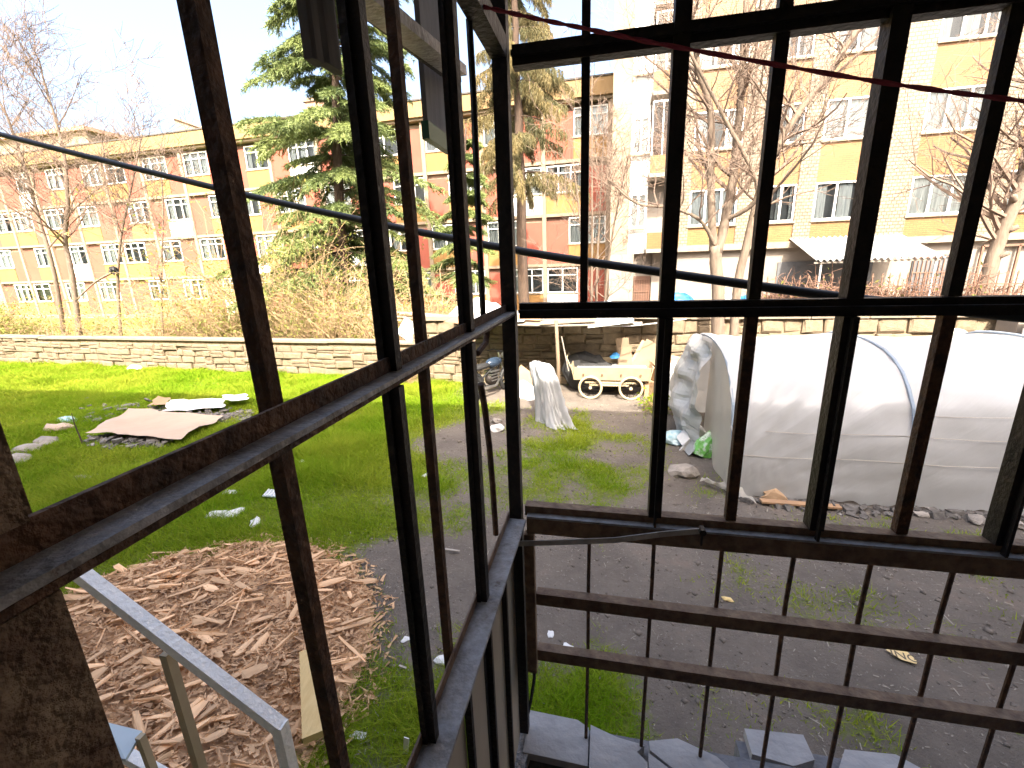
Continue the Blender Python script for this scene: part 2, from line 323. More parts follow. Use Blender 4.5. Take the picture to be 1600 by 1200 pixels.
ZZ = np.where(flat, (fbm(XX, YY, 21, .5)-.5)*.12 + (fbm(XX, YY, 31, 2.5)-.5)*.05, 0)
def gz(x, y): return float((fbm(np.array([x]), np.array([y]), 21, .5)[0]-.5)*.12 + (fbm(np.array([x]), np.array([y]), 31, 2.5)[0]-.5)*.05)
def GZ(px, py):
    p = G(px, py)
    for _ in range(3): p = G(px, py, gz(p.x, p.y))
    return p
nx, ny = len(xs), len(ys); idx = np.arange(nx*ny).reshape(ny, nx)
Q = np.stack([idx[:-1,:-1], idx[:-1,1:], idx[1:,1:], idx[1:,:-1]], -1).reshape(-1, 4)
ground = fast('ground', np.stack([XX, YY, ZZ], -1).reshape(-1, 3), Q, gm, attr=density(XX, YY).ravel())
struct(ground)
ground.data.polygons.foreach_set('use_smooth', [True]*len(ground.data.polygons))

# ================================================================ the house the viewer stands in (casts the shade over the yard)
house = thing('house', 'house with cracked grey balcony floor slabs below and a dark jamb at lower left', 'house', (-3, -5, 0))
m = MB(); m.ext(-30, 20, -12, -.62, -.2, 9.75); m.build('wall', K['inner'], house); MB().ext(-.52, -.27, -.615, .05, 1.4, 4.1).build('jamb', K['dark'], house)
m = MB(); m.ext(-30.3, 20.3, -12.3, -.55, 9.755, 9.95); m.build('roof', K['rooftile'], house)
m = MB(); m.ext(-.55, 2.9, -.615, 1.35, 4.12, 4.3); m.build('balcony_ceiling', K['inner'], house)
m = MB(); m.ext(2.6, 2.85, -.615, 1.2, 1.62, 4.11); m.build('side_wall', K['inner'], house)
fl = MB(); fl.ext(-.26, 2.9, -.61, 1.06, 1.30, 1.535)
fl.build('balcony_floor', K['conc'], house)
e = MB(); e.ext(-.24, 2.9, 1.065, 1.17, 1.25, 1.56); e.build('floor_edge', K['conc'], house)
jag = MB(); jag.prism([(-.30,.52),(-.2,.55),(-.205,.8),(-.225,1.0),(-.20,1.15),(-.25,1.19),(-.31,1.15)], 1.2, 1.585); jag.build('broken_concrete', K['roughconc'], house)
def slabpiece(poly, z0, z1): MB().prism(poly, z0, z1).build('edging_slab', K['slab'], house)
slabpiece([(-.235,1.04),(-.03,1.035),(-.032,1.155),(-.07,1.175),(-.235,1.18)], 1.562, 1.59)
slabpiece([(-.026,1.005),(.145,.985),(.15,1.075),(.12,1.10),(.145,1.125),(.06,1.135),(-.026,1.16)], 1.562, 1.598)
slabpiece([(.150,.984),(.225,.975),(.215,1.03),(.222,1.065),(.155,1.105)], 1.562, 1.597)
slabpiece([(.229,.974),(.40,.955),(.405,1.09),(.36,1.13),(.25,1.165),(.16,1.14),(.16,1.112),(.227,1.068)], 1.562, 1.6)
slabpiece([(.406,.954),(.86,.90),(.88,1.06),(.60,1.10),(.411,1.10)], 1.562, 1.592)
slabpiece([(.866,.90),(1.5,.86),(1.5,1.12),(.886,1.08)], 1.562, 1.595)

# ================================================================ steel enclosure of the balcony
XL, YB = -.245, 1.12
lf = thing('balcony_frame', 'rusty steel window frame on the left of the balcony, without glass', 'window frame', (XL, .5, 1.6))
def part(mb, name, m, root, **k): return mb.build(name, m, root, **k)
part(MB().ext(-.266,-.262,.055,.135,1.5,4.1).ext(-.262,-.236,.055,.122,1.5,2.966).ext(-.262,-.240,.055,.122,3.0,4.1), 'corner_angle', K['flaking'], lf)
part(MB().ext(-.250,-.2465,.02,1.10,2.963,2.999), 'sill_flange', K['rust'], lf)
part(MB().ext(-.2464,-.2262,.02,1.10,2.977,2.982), 'sill_ledge', K['sill'], lf)
part(MB().ext(-.2290,-.2258,.02,1.10,2.9725,2.9768), 'sill_lip', K['rust'], lf)
pa, pb_ = PX(302,0,-.289), PX(532,1200,-.289); part(MB().beam(pb_+(pb_-pa)*.9, pa+(pa-pb_)*.5, .0145, .0145, (1,0,0)), 'post', K['rust'], lf)
part(MB().ext(-.260,-.251,.462,.486,1.55,4.1).ext(-.251,-.239,.466,.480,2.9825,4.1).ext(-.251,-.239,.466,.480,1.55,2.962), 'post', K['iron'], lf)
part(MB().ext(-.277,-.263,.605,.619,1.3,4.1), 'bar', K['rust'], lf)
part(MB().ext(-.260,-.251,.757,.787,1.55,4.1).ext(-.251,-.238,.760,.782,2.9825,4.1).ext(-.251,-.238,.760,.782,2.40,2.962), 'post', K['iron'], lf)
part(MB().tube([PX(733,30,-.26),PX(740,150,-.26),PX(747,330,-.26),PX(755,495,-.26)], .0065, 6), 'bar', K['iron'], lf)
part(MB().tube([PX(755,495,-.27),PX(761,520,-.27),PX(759,536,-.27),PX(746,552,-.27)], .007, 6, True), 'bent_bar', K['rust'], lf)
part(MB().tube([PX(751,600,-.27),PX(758,640,-.27),PX(765,700,-.27),PX(770,760,-.27),PX(775,835,-.27)], .0075, 6), 'bent_bar', K['rust'], lf)
part(MB().ext(-.260,-.226,1.09,1.12,1.6,4.1), 'corner_post', K['iron'], lf)
part(MB().ext(-.2605,-.225,.02,1.083,3.525,3.565), 'top_rail', K['iron'], lf)
part(MB().ext(-.262,-.2585,.02,1.083,2.385,2.425), 'lower_rail_flange', K['brownrail'], lf)
part(MB().ext(-.2583,-.212,.02,1.083,2.397,2.405), 'lower_rail', K['sill'], lf)
for i in range(6):
    y0 = .16+i*.155
    part(MB().ext(-.2565,-.2525,y0+.006,y0+.149,1.592,2.3965), 'panel', K['panel'], lf)
    part(MB().ext(-.2515,-.238,y0-.006,y0+.006,1.592,2.3965), 'panel_bar', K['iron'], lf)

bf = thing('balcony_frame', 'dark steel window frame ahead, without glass, above the barred grille', 'window frame', (.5, YB, 2.4))
part(MB().ext(-.218,2.55,1.105,1.14,3.515,3.555).ext(-.218,2.55,1.09,1.1045,3.53,3.54), 'top_rail', K['iron'], bf)
part(MB().ext(-.218,2.55,1.105,1.135,2.962,3.0).ext(-.218,2.55,1.088,1.1045,2.978,2.985), 'middle_rail', K['iron'], bf)
part(MB().ext(-.218,2.55,1.105,1.135,2.405,2.435), 'bottom_rail', K['brownrail'], bf)
part(MB().ext(-.210,2.55,1.083,1.104,2.409,2.415), 'bottom_ledge', K['sill'], bf)
part(MB().ext(-.210,2.55,1.083,1.088,2.362,2.4085), 'bottom_face', K['brownrail'], bf)
for k in range(6):
    x = .133+.382*k
    part(MB().ext(x-.016,x+.016,1.095,1.1345,2.436,2.9615).ext(x-.003,x+.003,1.08,1.0945,2.4155,2.9615), 'post', K['iron'], bf)
    part(MB().ext(x-.016,x+.016,1.095,1.1345,3.001,4.1), 'post', K['iron'], bf)
    x2 = x+.19
    part(MB().ext(x2-.0125,x2+.0125,1.112,1.134,2.436,2.9615), 'bar', K['rust'], bf)
    part(MB().ext(x2-.0125,x2+.0125,1.112,1.134,3.001,4.1), 'bar', K['iron'], bf)
part(MB().ext(-.068,-.05,1.112,1.13,3.001,4.1), 'bar', K['iron'], bf)
gr = thing('railing_grille', 'low steel grille with rails and thin rusty bars under the window frame', 'grille', (.5, YB, 1.6))
part(MB().ext(-.218,-.19,1.075,1.10,1.875,2.361), 'stile', K['brownrail'], gr)
for zt in (2.160, 1.956):
    part(MB().ext(-.188,2.55,1.085,1.089,zt-.039,zt).ext(-.188,2.55,1.0892,1.115,zt-.005,zt), 'rail', K['brownrail'], gr)
for k in range(15):
    x = -.037+.1745*k; o = random.uniform(-.004,.004)
    part(MB().tube([(x,1.122,2.40),(x+o,1.122,2.2),(x,1.122,1.95),(x+.004*random.uniform(-1,1),1.122,1.56)], .0058, 6), 'bar', K['rust'], gr)
part(MB().tube([(-.205,1.122,1.92),(-.207,1.123,1.80),(-.218,1.124,1.72),(-.236,1.124,1.62),(-.24,1.124,1.57)], .0058, 6), 'bent_bar', K['iron'], gr)
st = thing('steel_strap', 'flat bent steel strap bolted across the ledge of the window frame', 'strap', (0,1.05,2.36))
pts = [PY(786,850,1.062), PY(860,848,1.062), PY(960,844,1.064), PY(1040,834,1.068), PY(1102,829,1.072)]
part(MB().beam(pts[0],pts[1],.003,.016).beam(pts[1],pts[2],.003,.0158).beam(pts[2],pts[3],.003,.0156).beam(pts[3],pts[4],.003,.0154), 'flat_bar', K['strap'], st)
p = PY(1097,829,1.068); part(MB().tube([p+Vector((0,-.012,0)),p+Vector((0,.012,0))], .009, 6).tube([p+Vector((0,-.004,0)),p+Vector((0,-.004,-.04))], .003, 6), 'bolt', K['iron'], st)
p = PY(792,850,1.057); part(MB().tube([p+Vector((0,-.006,0)),p+Vector((0,.004,0))], .006, 6), 'bolt', K['iron'], st)
# ================================================================ apartment block on the left (ochre bands, coral panels)
def window_meshes(w, h, cols, transom, key):
    f = MB(); t = .06
    f.ext(-w/2, w/2, -.05, .03, 0, t); f.ext(-w/2, w/2, -.05, .03, h-t, h)
    f.ext(-w/2, -w/2+t, -.05, .03, t, h-t); f.ext(w/2-t, w/2, -.05, .03, t, h-t)
    for i in range(1, cols): x = -w/2+w*i/cols; f.ext(x-.035, x+.035, -.048, .028, t, h-t)
    if transom: f.ext(-w/2+t, w/2-t, -.046, .026, h*.70, h*.70+.05)
    s = MB().ext(-w/2-.06, w/2+.06, -.14, -.055, -.07, -.005)
    g = MB().add([(-w/2+t,.0,t),(w/2-t,.0,t),(w/2-t,.0,h-t),(-w/2+t,.0,h-t)], [(0,1,2,3)])
    c = []
    for v in range(4):
        mb = MB(); spans = [[(-.96,-.45),(.45,.96)], [(-.96,.0)], [(-.96,.96)], [(-.96,-.6),(-.2,.2),(.7,.96)]][v]
        for a0, a1 in spans:
            x0, x1 = a0*w/2, a1*w/2; n = max(4, int((x1-x0)/.06))
            mb.grid(lambda u, q: (x0+(x1-x0)*u, .11+.025*math.sin(u*n*1.9), .07+(h-.14)*q), n*2, 1)
        c.append(mb.mesh('curtain'))
    r = MB().add([(-w/2,.22,0),(w/2,.22,0),(w/2,.22,h),(-w/2,.22,h),(-w/2,.03,0),(w/2,.03,0),(w/2,.03,h),(-w/2,.03,h)], [(0,1,2,3),(0,4,5,1),(3,2,6,7),(0,3,7,4),(1,5,6,2)])
    d = dict(f=f.mesh('window'), s=s.mesh('sill'), g=g.mesh('pane'), c=c, r=r.mesh('recess'))
    d['f'].materials.append(K['white']); d['s'].materials.append(K['coping']); d['g'].materials.append(K['glass']); d['r'].materials.append(K['room'])
    for q in c: q.materials.append(K['curtain'])
    return d
WM = {}
def put_window(root, x, z, w, h, cols, transom=True, y=0.0, cur=None, frame=None):
    key = (round(w,2), round(h,2), cols, transom)
    if key not in WM: WM[key] = window_meshes(w, h, cols, transom, key)
    d = WM[key]
    o = obj('window', d['f'], None, root, True, loc=(x, y, z))
    obj('pane', d['g'], None, o, True); obj('sill', d['s'], None, o, True); obj('recess', d['r'], None, o, True)
    cur = random.choice((0,1,2,2,3,4)) if cur is None else cur
    if cur < 4: obj('curtain', d['c'][cur], None, o, True)
    return o
LB = thing('apartment_building', 'long four storey apartment block with ochre bands and coral red panels', 'building', (0, 26, 0), rad(-2.2))
XEND = -50
# wall with real openings is made of strips: slabs, piers, spandrels and panels in front of a recessed back wall
MB().ext(XEND, 0, .32, 9, -.3, 11.2).build('wall', K['plaster'], LB, local=True)
ST = 2.66; SILL0 = 1.40; WH = 1.30
m = MB().ext(XEND-.1, .05, -.45, .31, 11.0, 11.78); m.build('fascia', K['faded'], LB, local=True)
MB().ext(XEND-.15, .1, -.5, 9.1, 11.785, 11.86).build('roof_edge', K['roofdark'], LB, local=True)
MB().ext(XEND-.1, .05, -.30, .31, 10.86, 10.995).build('soffit', K['plaster'], LB, local=True)
for k in range(4):
    z = SILL0 + ST*k - 1.12
    MB().ext(XEND, 0, -.08, .31, z-.16, z).build('floor_band', K['plaster'], LB, local=True)
BW = 3.45; nb = int(-XEND/BW)
pier_m = MB().ext(-.11, .11, -.14, .31, 0, 11.0-.16).mesh('pier'); pier_m.materials.append(K['plaster'])
for i in range(nb+1):
    obj('pier', pier_m, None, LB, True, loc=(-.12-BW*i, 0, .0))
base = MB().ext(XEND, 0, -.05, .31, -.3, .115); base.build('plinth', K['ltgrey'], LB, local=True)
pan_m = {}
def slab_part(name, x0, x1, y0, z0, z1, mt):
    o = MB().ext(x0, x1, y0, .31, z0, z1).build(name, mt, LB, local=True); return o
for k in range(4):
    zs = SILL0 + ST*k; z0 = zs-1.12; z1 = z0+ST-.165
    for i in range(nb):
        xa = -.12-BW*(i+1)+.112; xb = -.12-BW*i-.112
        flip = (i*3+k*2+(i//3)) % 4 < 2
        ww = 2.0 if (i+k) % 3 else 1.75
        pw = (xb-xa)-ww-.012
        if flip: wx0, wx1, px0, px1 = xa, xa+ww, xa+ww+.012, xb
        else: wx0, wx1, px0, px1 = xb-ww, xb, xa, xb-ww-.012
        slab_part('coral_panel', px0, px1, -.02, z0+.001, z1-.24, K['coral'])
        slab_part('vent_strip', px0, px1, .10, z1-.238, z1, K['darkbrown'] if (i+k) % 2 else K['plaster'])  # recessed vent strip; dark brown on alternate bays puts its shadow into the colour
        slab_part('spandrel', wx0, wx1, -.05, z0+.001, zs-.075, K['ochre'] if (i*5+k) % 7 else K['white'])
        slab_part('lintel', wx0, wx1, .08, zs+WH+.002, z1, K['plaster'] if (i+2*k) % 3 else K['darkbrown'])  # recessed lintel; the dark brown ones carry the recess shadow as colour
        put_window(LB, (wx0+wx1)/2, zs-.07, ww-.02, WH+.07, 3 if ww > 1.9 else 2, True, y=.05)
# things on the facade
def dish(px, py, Y, label):
    p = PY(px, py, Y); t = thing('satellite_dish', label, 'satellite dish', p)
    R = Matrix.Rotation(rad(75), 3, 'X') @ Matrix.Rotation(rad(10), 3, 'Y')
    m = MB(); m.grid(lambda u, v: R @ Vector((.42*v*math.cos(2*math.pi*u), .42*v*math.sin(2*math.pi*u), .14*v*v)), 18, 4)
    m.V = [tuple(Vector(v)+p) for v in m.V]; m.build('reflector', K['white'], t, smooth=True)
    MB().tube([p+R@Vector((0,-.3,.05)), p+R@Vector((0,-.05,.42))], .015).tube([p+Vector((0,.05,0)), p+Vector((0,.55,-.1))], .025).build('arm', K['ltgrey'], t)
dish(415, 421, 25.9, 'white satellite dish seen through the cedar near its trunk')
# roof clutter and neighbours behind
t = thing('chimney', 'brick chimney on the roof beside the cedar tree', 'chimney', (-18.4, 29, 11.8))
MB().ext(-19.1,-17.7, 28.6, 29.8, 11.8, 13.3).build('stack', K['rooftile'], t); MB().ext(-19.2,-17.6, 28.5, 29.9, 13.3, 13.5).build('cap', K['plaster'], t)
t = thing('roof_hut', 'small gabled roof hut with worn tiles above the ochre fascia', 'roof hut', (-28.5, 30, 11.8))
MB().prism([(-2.2,0),(2.2,0),(2.2,.3),(-1.9,2.0),(-2.2,2.0)], 0, 4, Matrix(((1,0,0),(0,0,1),(0,1,0))), (-28.4,30,11.8)).build('gable', K['plaster'], t)
MB().beam((-30.6,32,13.85),(-26.0,32,12.15),4.3,.09).build('tile_roof', K['rooftile'], t)
fb = thing('far_building', 'pale pink far building rising over the left end of the long block', 'building', (-60, 46, 0))
MB().ext(-78,-58, 45, 55, 0, 19).build('wall', K['plaster'], fb); MB().prism([(-78.5,44.5),(-57.5,44.5),(-57.5,55.5),(-78.5,55.5)], 19.0, 19.4).build('roof', K['rooftile'], fb)
for i in range(3): MB().ext(-76+5.5*i,-74+5.5*i,44.93,44.995,15,16.6).build('window', K['room'], fb)

# ================================================================ tall block on the right (cream and orange facing tiles)
RB = thing('apartment_building', 'tall apartment block on the right faced with cream and orange tiles', 'building', (0, 20, 0))
RX1 = 24
MB().ext(0, RX1, .33, 11, -.3, 17.6).build('wall', K['ltgrey'], RB, local=True)
MB().ext(2.56, RX1, -.12, .325, 3.28, 3.52).build('floor_band', K['coping'], RB, local=True)
MB().ext(1.75, RX1, .15, .325, -.3, 3.275).build('ground_wall', K['ltgrey'], RB, local=True)
MB().ext(0.002, 1.0, -.05, .325, -.3, 3.275).build('pale_corner', K['ltgrey'], RB, local=True)
MB().ext(0, .74, -.04, .325, 3.28, 17.6).build('corner_strip', K['plaster'], RB, local=True)
strips = [(2.56,3.05),(4.82,5.83),(6.87,7.48),(9.68,10.58),(12.55,13.5),(15.7,16.6),(18.8,19.7),(21.9,24)]
wins = [(3.05,4.82),(5.83,6.87),(7.48,9.68),(10.58,12.55),(13.5,15.7),(16.6,18.8),(19.7,21.9)]
for a, b_ in strips: MB().ext(a, b_, -.04, .325, 3.525, 17.6).build('tile_strip', K['tilecream'], RB, local=True)
RS = 2.74
for a, b_ in wins:
    for k in range(5):
        zs = 4.33+RS*k
        MB().ext(a+.003, b_-.003, 0, .325, (3.525 if k == 0 else zs-RS+1.262), zs-.075).build('tile_spandrel', K['tileorange'], RB, local=True)
        put_window(RB, (a+b_)/2, zs-.07, b_-a-.03, 1.33, 3 if b_-a > 1.5 else 2, False, y=.06, cur=random.choice([0,1,2,2,2,3]))
# balcony bay
for k in range(5):
    z0 = 3.28+RS*k
    MB().ext(.745, 1.45, .02, .325, z0, z0+RS-.003).build('white_panel', K['white'], RB, local=True)
    MB().ext(1.455, 2.555, .30, .326, z0+.15, z0+RS-.003).build('balcony_recess', K['darkbrown' if k % 2 else 'ltgrey'], RB, local=True)
    MB().ext(1.40, 2.62, -1.0, .295, z0+.0, z0+.14).build('balcony_slab', K['ltgrey'], RB, local=True)
    par = MB().ext(1.42, 2.60, -1.0, -.92, z0+.145, z0+.75).build('balcony_front', K['tileorange'], RB, local=True)
    MB().ext(1.42, 1.48, -.915, .29, z0+.145, z0+.75).build('balcony_side', K['white'], RB, local=True)
    MB().ext(2.54, 2.60, -.915, .29, z0+.145, z0+.75).build('balcony_side', K['white'], RB, local=True)
    if k % 2 == 0 or k == 3:
        rl = MB().ext(1.42, 2.60, -.98, -.94, z0+1.05, z0+1.09)
        for q in range(9): rl.ext(1.43+q*.143, 1.445+q*.143, -.97, -.95, z0+.75, z0+1.05)
        rl.build('balcony_rail', K['ltgrey'], RB, local=True)
    put_window(RB, 1.1, z0+1.0, .62, 1.3, 2, False, y=-.03)
    if k in (1, 2, 4):
        fr = MB()
        for q in range(4): fr.ext(1.43+q*.37, 1.47+q*.37, -.98, -.93, z0+.752, z0+2.5)
        fr.ext(1.43, 2.58, -.98, -.93, z0+2.505, z0+2.56); w = fr.build('balcony_glazing', K['white'], RB, local=True)
        MB().add([(1.47,-.955,z0+.76),(2.54,-.955,z0+.76),(2.54,-.955,z0+2.5),(1.47,-.955,z0+2.5)], [(0,1,2,3)]).build('pane', K['glass'], w, local=True)
# ground floor openings
d = MB().ext(1.03, 1.72, .25, .31, -.2, 2.35).build('door', K['darkbrown'], RB, local=True)
g_ = MB()
for q in range(7): g_.ext(1.06+q*.1, 1.085+q*.1, .20, .225, -.1, 2.2)
for z in (.3, 1.1, 1.7, 2.2): g_.ext(1.05, 1.7, .195, .2, z, z+.03)
g_.build('door_grille', K['fence'], d, local=True)
MB().ext(6.55, 9.85, .10, .145, -.2, 2.75).build('dark_opening', K['room'], RB, local=True)
w = MB().ext(11.15, 12.3, .09, .145, .6, 2.85).build('barred_window', K['room'], RB, local=True)
g_ = MB()
for q in range(9): g_.ext(11.18+q*.135, 11.205+q*.135, .05, .07, .6, 2.85)
for z in (.7, 1.5, 2.2, 2.75): g_.ext(11.16, 12.29, .045, .05, z, z+.03)
g_.build('bars', K['fence'], w, local=True)
m = MB()
for a, b_ in (((13.2,-.0,0),(13.2,-.0,3.1)),((13.2,-.0,3.1),(16.4,-.0,3.1)),((14.3,-.0,0),(14.3,-.0,3.1)),((14.3,-.0,1.0),(15.6,-.0,3.0))): m.beam(a, b_, .07, .07)
m.build('red_pipework', K['fence'], RB, local=True)
# corrugated lean-to awning
aw = thing('awning', 'white corrugated metal awning on thin posts in front of the right block', 'awning', (8.8, 19, 0))
A0, A1, B0, B1 = Vector((6.8,19.95,3.62)), Vector((10.55,19.95,3.62)), Vector((6.98,17.75,2.80)), Vector((10.78,17.75,2.80))
def cf(u, v):
    p = (A0.lerp(A1, u)).lerp(B0.lerp(B1, u), v); return p+Vector((0,0,.040*math.sin(u*2*math.pi*20)))
m = MB().grid(cf, 192, 2); m.build('corrugated_sheet', K['zinc'], aw, smooth=True)
for x, y in ((7.2,17.9),(10.6,17.9)): MB().tube([(x,y,-.1),(x,y,2.76)], .03).build('post', K['white'], aw)
MB().beam((6.95,17.85,2.73),(10.75,17.85,2.73),.05,.06).build('eave_beam', K['ltgrey'], aw)

# ================================================================ stone walls
def stone_mesh(seed):
    r = random.Random(seed); bm = bmesh.new()
    j = lambda a: r.uniform(-a, a)
    v = []
    for y, ins in ((.5, 0), (-.28, 0), (-.5, .10)):
        for sx, sz in ((-1,-1),(1,-1),(1,1),(-1,1)):
            v.append(bm.verts.new((sx*(.5-ins)+j(.045), y+j(.05 if ins else .02), sz*(.5-ins*1.3)+j(.06))))
    for a in (0, 4):
        for i in range(4): bm.faces.new((v[a+i], v[a+(i+1)%4], v[a+4+(i+1)%4], v[a+4+i]))
    c = bm.verts.new((j(.1), -.55+j(.03), j(.1)))
    for i in range(4): bm.faces.new((v[8+i], v[8+(i+1)%4], c))
    bm.faces.new((v[3], v[2], v[1], v[0]))
    bmesh.ops.recalc_face_normals(bm, faces=bm.faces)
    me = bpy.data.meshes.new('stone'); bm.to_mesh(me); bm.free(); me.materials.append(K['stone']); return me
SM = [stone_mesh(i) for i in range(14)]
def stone_wall(root, length, h, rows, wmin, wmax, dep=.30, jit=.03, missing=0.0):
    rh = h/rows; z = 0
    MB().ext(.02, length-.02, .03, dep*1.1, -.3, h-.02).build('core', K['mortar'], root, local=True)
    cnt = 0
    for r in range(rows):
        hh = rh*random.choice((.8,.95,1.05,1.18)) if r < rows-1 else h-z
        x = -random.uniform(0, .2)
        while x < length:
            w = random.uniform(wmin, wmax); 
            if cnt < 290 and jit > .04 and random.random() < .3:
                sp_ = random.uniform(.4,.6)
                for zz0, zz1 in ((0, sp_), (sp_, 1)):
                    obj('stone', SM[random.randrange(14)], None, root, True, loc=(x+w/2, .05+random.uniform(-jit, jit), z+hh*(zz0+zz1)/2), scale=((w-.014), .16, hh*(zz1-zz0)-.010), rot=(random.uniform(-.04,.04), random.uniform(-.05,.05), random.uniform(-.05,.05))); cnt += 1
            elif cnt < 298 and random.random() > missing:
                obj('stone', SM[random.randrange(14)], None, root, True, loc=(x+w/2, .05+random.uniform(-jit, jit), z+hh/2), scale=((w-.014), .16, hh-.013), rot=(random.uniform(-.06,.06), random.uniform(-.05,.05), random.uniform(-.07,.07)))
                cnt += 1
            x += w
        z += hh
    return cnt
a0, a1 = Vector((-29.5, 12.75, 0)), Vector((-5.0, 11.45, 0)); ang = math.atan2(a1.y-a0.y, a1.x-a0.x)
wl = thing('stone_wall', 'low sunlit wall of pale squared stones behind the lawn', 'wall', a0, ang)
stone_wall(wl, (a1-a0).length, 1.0, 5, .26, .66, jit=.042)
LW = (a1-a0).length
m = MB(); x = 0
while x < LW:
    w = random.uniform(1.2, 2.4); MB().box((x+w/2, .14, 1.03+random.uniform(-.012,.012)), (w-.015, .42, .06), Matrix.Rotation(random.uniform(-.01,.01), 3, 'Y')).build('coping_stone', K['coping'], wl, local=True); x += w
wr = thing('stone_wall', 'taller rubble stone wall behind the hand cart and the plastic tunnel', 'wall', (-4.95, 11.12, 0), 0)
stone_wall(wr, 14.5, 1.68, 7, .30, .58, jit=.045, missing=.02)
x = 0
while x < 14.4:
    w = random.uniform(1.1, 2.0); MB().box((x+w/2, .16, 1.735+random.uniform(-.008,.008)), (w-.015, .50, .10)).build('coping_stone', K['coping'], wr, local=True); x += w
# iron fence on the right wall
fe = thing('iron_fence', 'rusty spear topped iron fence on the right stone wall', 'fence', (3.2, 11.3, 1.78))
pk = MB().ext(-.008,.008,-.008,.008,0,.74); pk.prism([(-.022,0),(.022,0),(0,.085)], -.006, .006, Matrix(((1,0,0),(0,0,1),(0,1,0))), (0,0,.74))
pkm = pk.mesh('picket'); pkm.materials.append(K['fence'])
hp = MB().torus((.08,0,.42), .08, .006, 'Y', 8, 4, 0, math.pi); hp.ext(.074,.086,-.005,.005,.08,.50); hpm = hp.mesh('hoop'); hpm.materials.append(K['fence'])
for k in range(46):
    x = 3.2+.16*k; obj('picket', pkm, None, fe, False, loc=(x, 11.3, 1.79), rot=(random.uniform(-.02,.02), random.uniform(-.02,.02), 0)); obj('hoop', hpm, None, fe, False, loc=(x, 11.3, 1.79))
for z in (1.86, 2.32): MB().ext(3.15, 10.45, 11.288, 11.312, z, z+.022).build('rail', K['fence'], fe)
# board shed at far right
sh = thing('board_shed', 'whitewashed shed wall of horizontal boards at the right edge', 'shed', (7.9, 10.3, 0))
for k in range(9): MB().box((9.6, 10.35+random.uniform(-.008,.008), .1+k*.195), (3.6, .03, .185)).build('board', K['white'] if k % 3 else K['ltgrey'], sh)
MB().ext(7.8, 11.4, 10.5, 11.0, 0, 1.78).build('core', K['ltgrey'], sh)
MB().beam((8.15,10.25,1.1),(8.75,10.25,2.3),.05,.05).build('brace', K['greyplank'], sh)
pl = thing('oval_plaque', 'small white oval plaque with yellow marks on the stone wall', 'plaque', PY(1486,524,10.9))
p = PY(1486,524,10.86); oval = [(.30*math.cos(a*math.pi/10), .15*math.sin(a*math.pi/10)) for a in range(20)]
RXZ = Matrix(((1,0,0),(0,0,-1),(0,1,0)))
MB().prism(oval, -.012, .012, RXZ, p).build('plate', K['white'], pl)
for k in range(4): MB().ext(p.x-.2+k*.1, p.x-.14+k*.1, p.y-.018, p.y-.0125, p.z-.05+.02*(k%2), p.z+.04).build('mark', K['yellow'], pl)
# ================================================================ bare trees
class Tree:
    """tapered stems first, then limbs and ever finer twigs; trunk and crown are two meshes"""
    def __init__(s, seed): s.r = random.Random(seed); s.tr = MB(); s.cr = MB(); s.n = 0
    def stem(s, pts, r0, r1, n=9):
        P = []
        pts = [Vector(p) for p in pts]
        for i in range(len(pts)-1):
            for k in range(5):
                t = k/5; a = pts[max(i-1,0)]; b = pts[i]; c = pts[i+1]; d = pts[min(i+2,len(pts)-1)]
                P.append(.5*((2*b)+(c-a)*t+(2*a-5*b+4*c-d)*t*t+(3*b-a-3*c+d)*t**3) + Vector((s.r.uniform(-1,1), s.r.uniform(-1,1), 0))*r0*.10)
        P.append(pts[-1]); m = len(P); R = [r0+(r1-r0)*(i/(m-1)) for i in range(m)]
        s.tr.tube(P, R, n); return P, R
    def grow(s, p, d, L, r, depth, maxd, rmin, spread=.7, upw=.12, kids=(3,5)):
        if s.n > 9000: return
        s.n += 1
        seg = 5 if depth < maxd else 3; P = [p.copy()]; R = [r]; d = d.normalized()
        for i in range(seg):
            d = (d + Vector((s.r.gauss(0,.16), s.r.gauss(0,.16), s.r.gauss(0,.12)+upw*.5))).normalized()
            P.append(P[-1]+d*(L/seg)); R.append(max(r*(1-.7*(i+1)/seg), rmin*.7))
        s.cr.tube(P, R, 5 if r > .03 else (4 if r > .012 else 3), False)
        if depth >= maxd: return
        for k in range(s.r.randint(*kids)):
            i = s.r.randint(1, seg); t = s.r.random(); q = P[i-1].lerp(P[i], t)
            dd = (P[i]-P[i-1]).normalized(); side = dd.cross(Vector((s.r.gauss(0,1), s.r.gauss(0,1), s.r.gauss(0,1)))).normalized()
            nd = (dd*(1-.5*spread)+side*spread+Vector((0,0,upw))).normalized()
            s.grow(q, nd, L*s.r.uniform(.45,.72), max(R[i]*.62, rmin), depth+1, maxd, rmin, spread, upw, kids)
    def limbs(s, P, R, n, L, t0, maxd, rmin, **k):
        for q in range(n):
            t = t0+(1-t0)*(q+s.r.random())/n; i = min(int(t*(len(P)-1)), len(P)-2)
            dd = (P[i+1]-P[i]).normalized(); a = s.r.uniform(0, 2*math.pi); side = Vector((math.cos(a), math.sin(a)*.8, .35))
            s.grow(P[i], (dd*.45+side).normalized(), L*s.r.uniform(.6,1.1)*(1.15-.4*t), max(R[i]*.5, rmin*1.8), 0, maxd, rmin, **k)
    def done(s, root):
        s.tr.build('trunk', K['bark'], root, smooth=True); s.cr.build('crown', K['twig'], root)
def at(px, py, Y): return PY(px, py, Y)
YT = 10.45
t = thing('bare_tree', 'big bare tree with two pale stems rising behind the plastic tunnel', 'tree', PY(1122,600,YT))
T = Tree(1); base = PY(1124,600,YT); base.z = -.1
P, R = T.stem([base, at(1122,470,YT), at(1117,385,YT)], .15, .115)
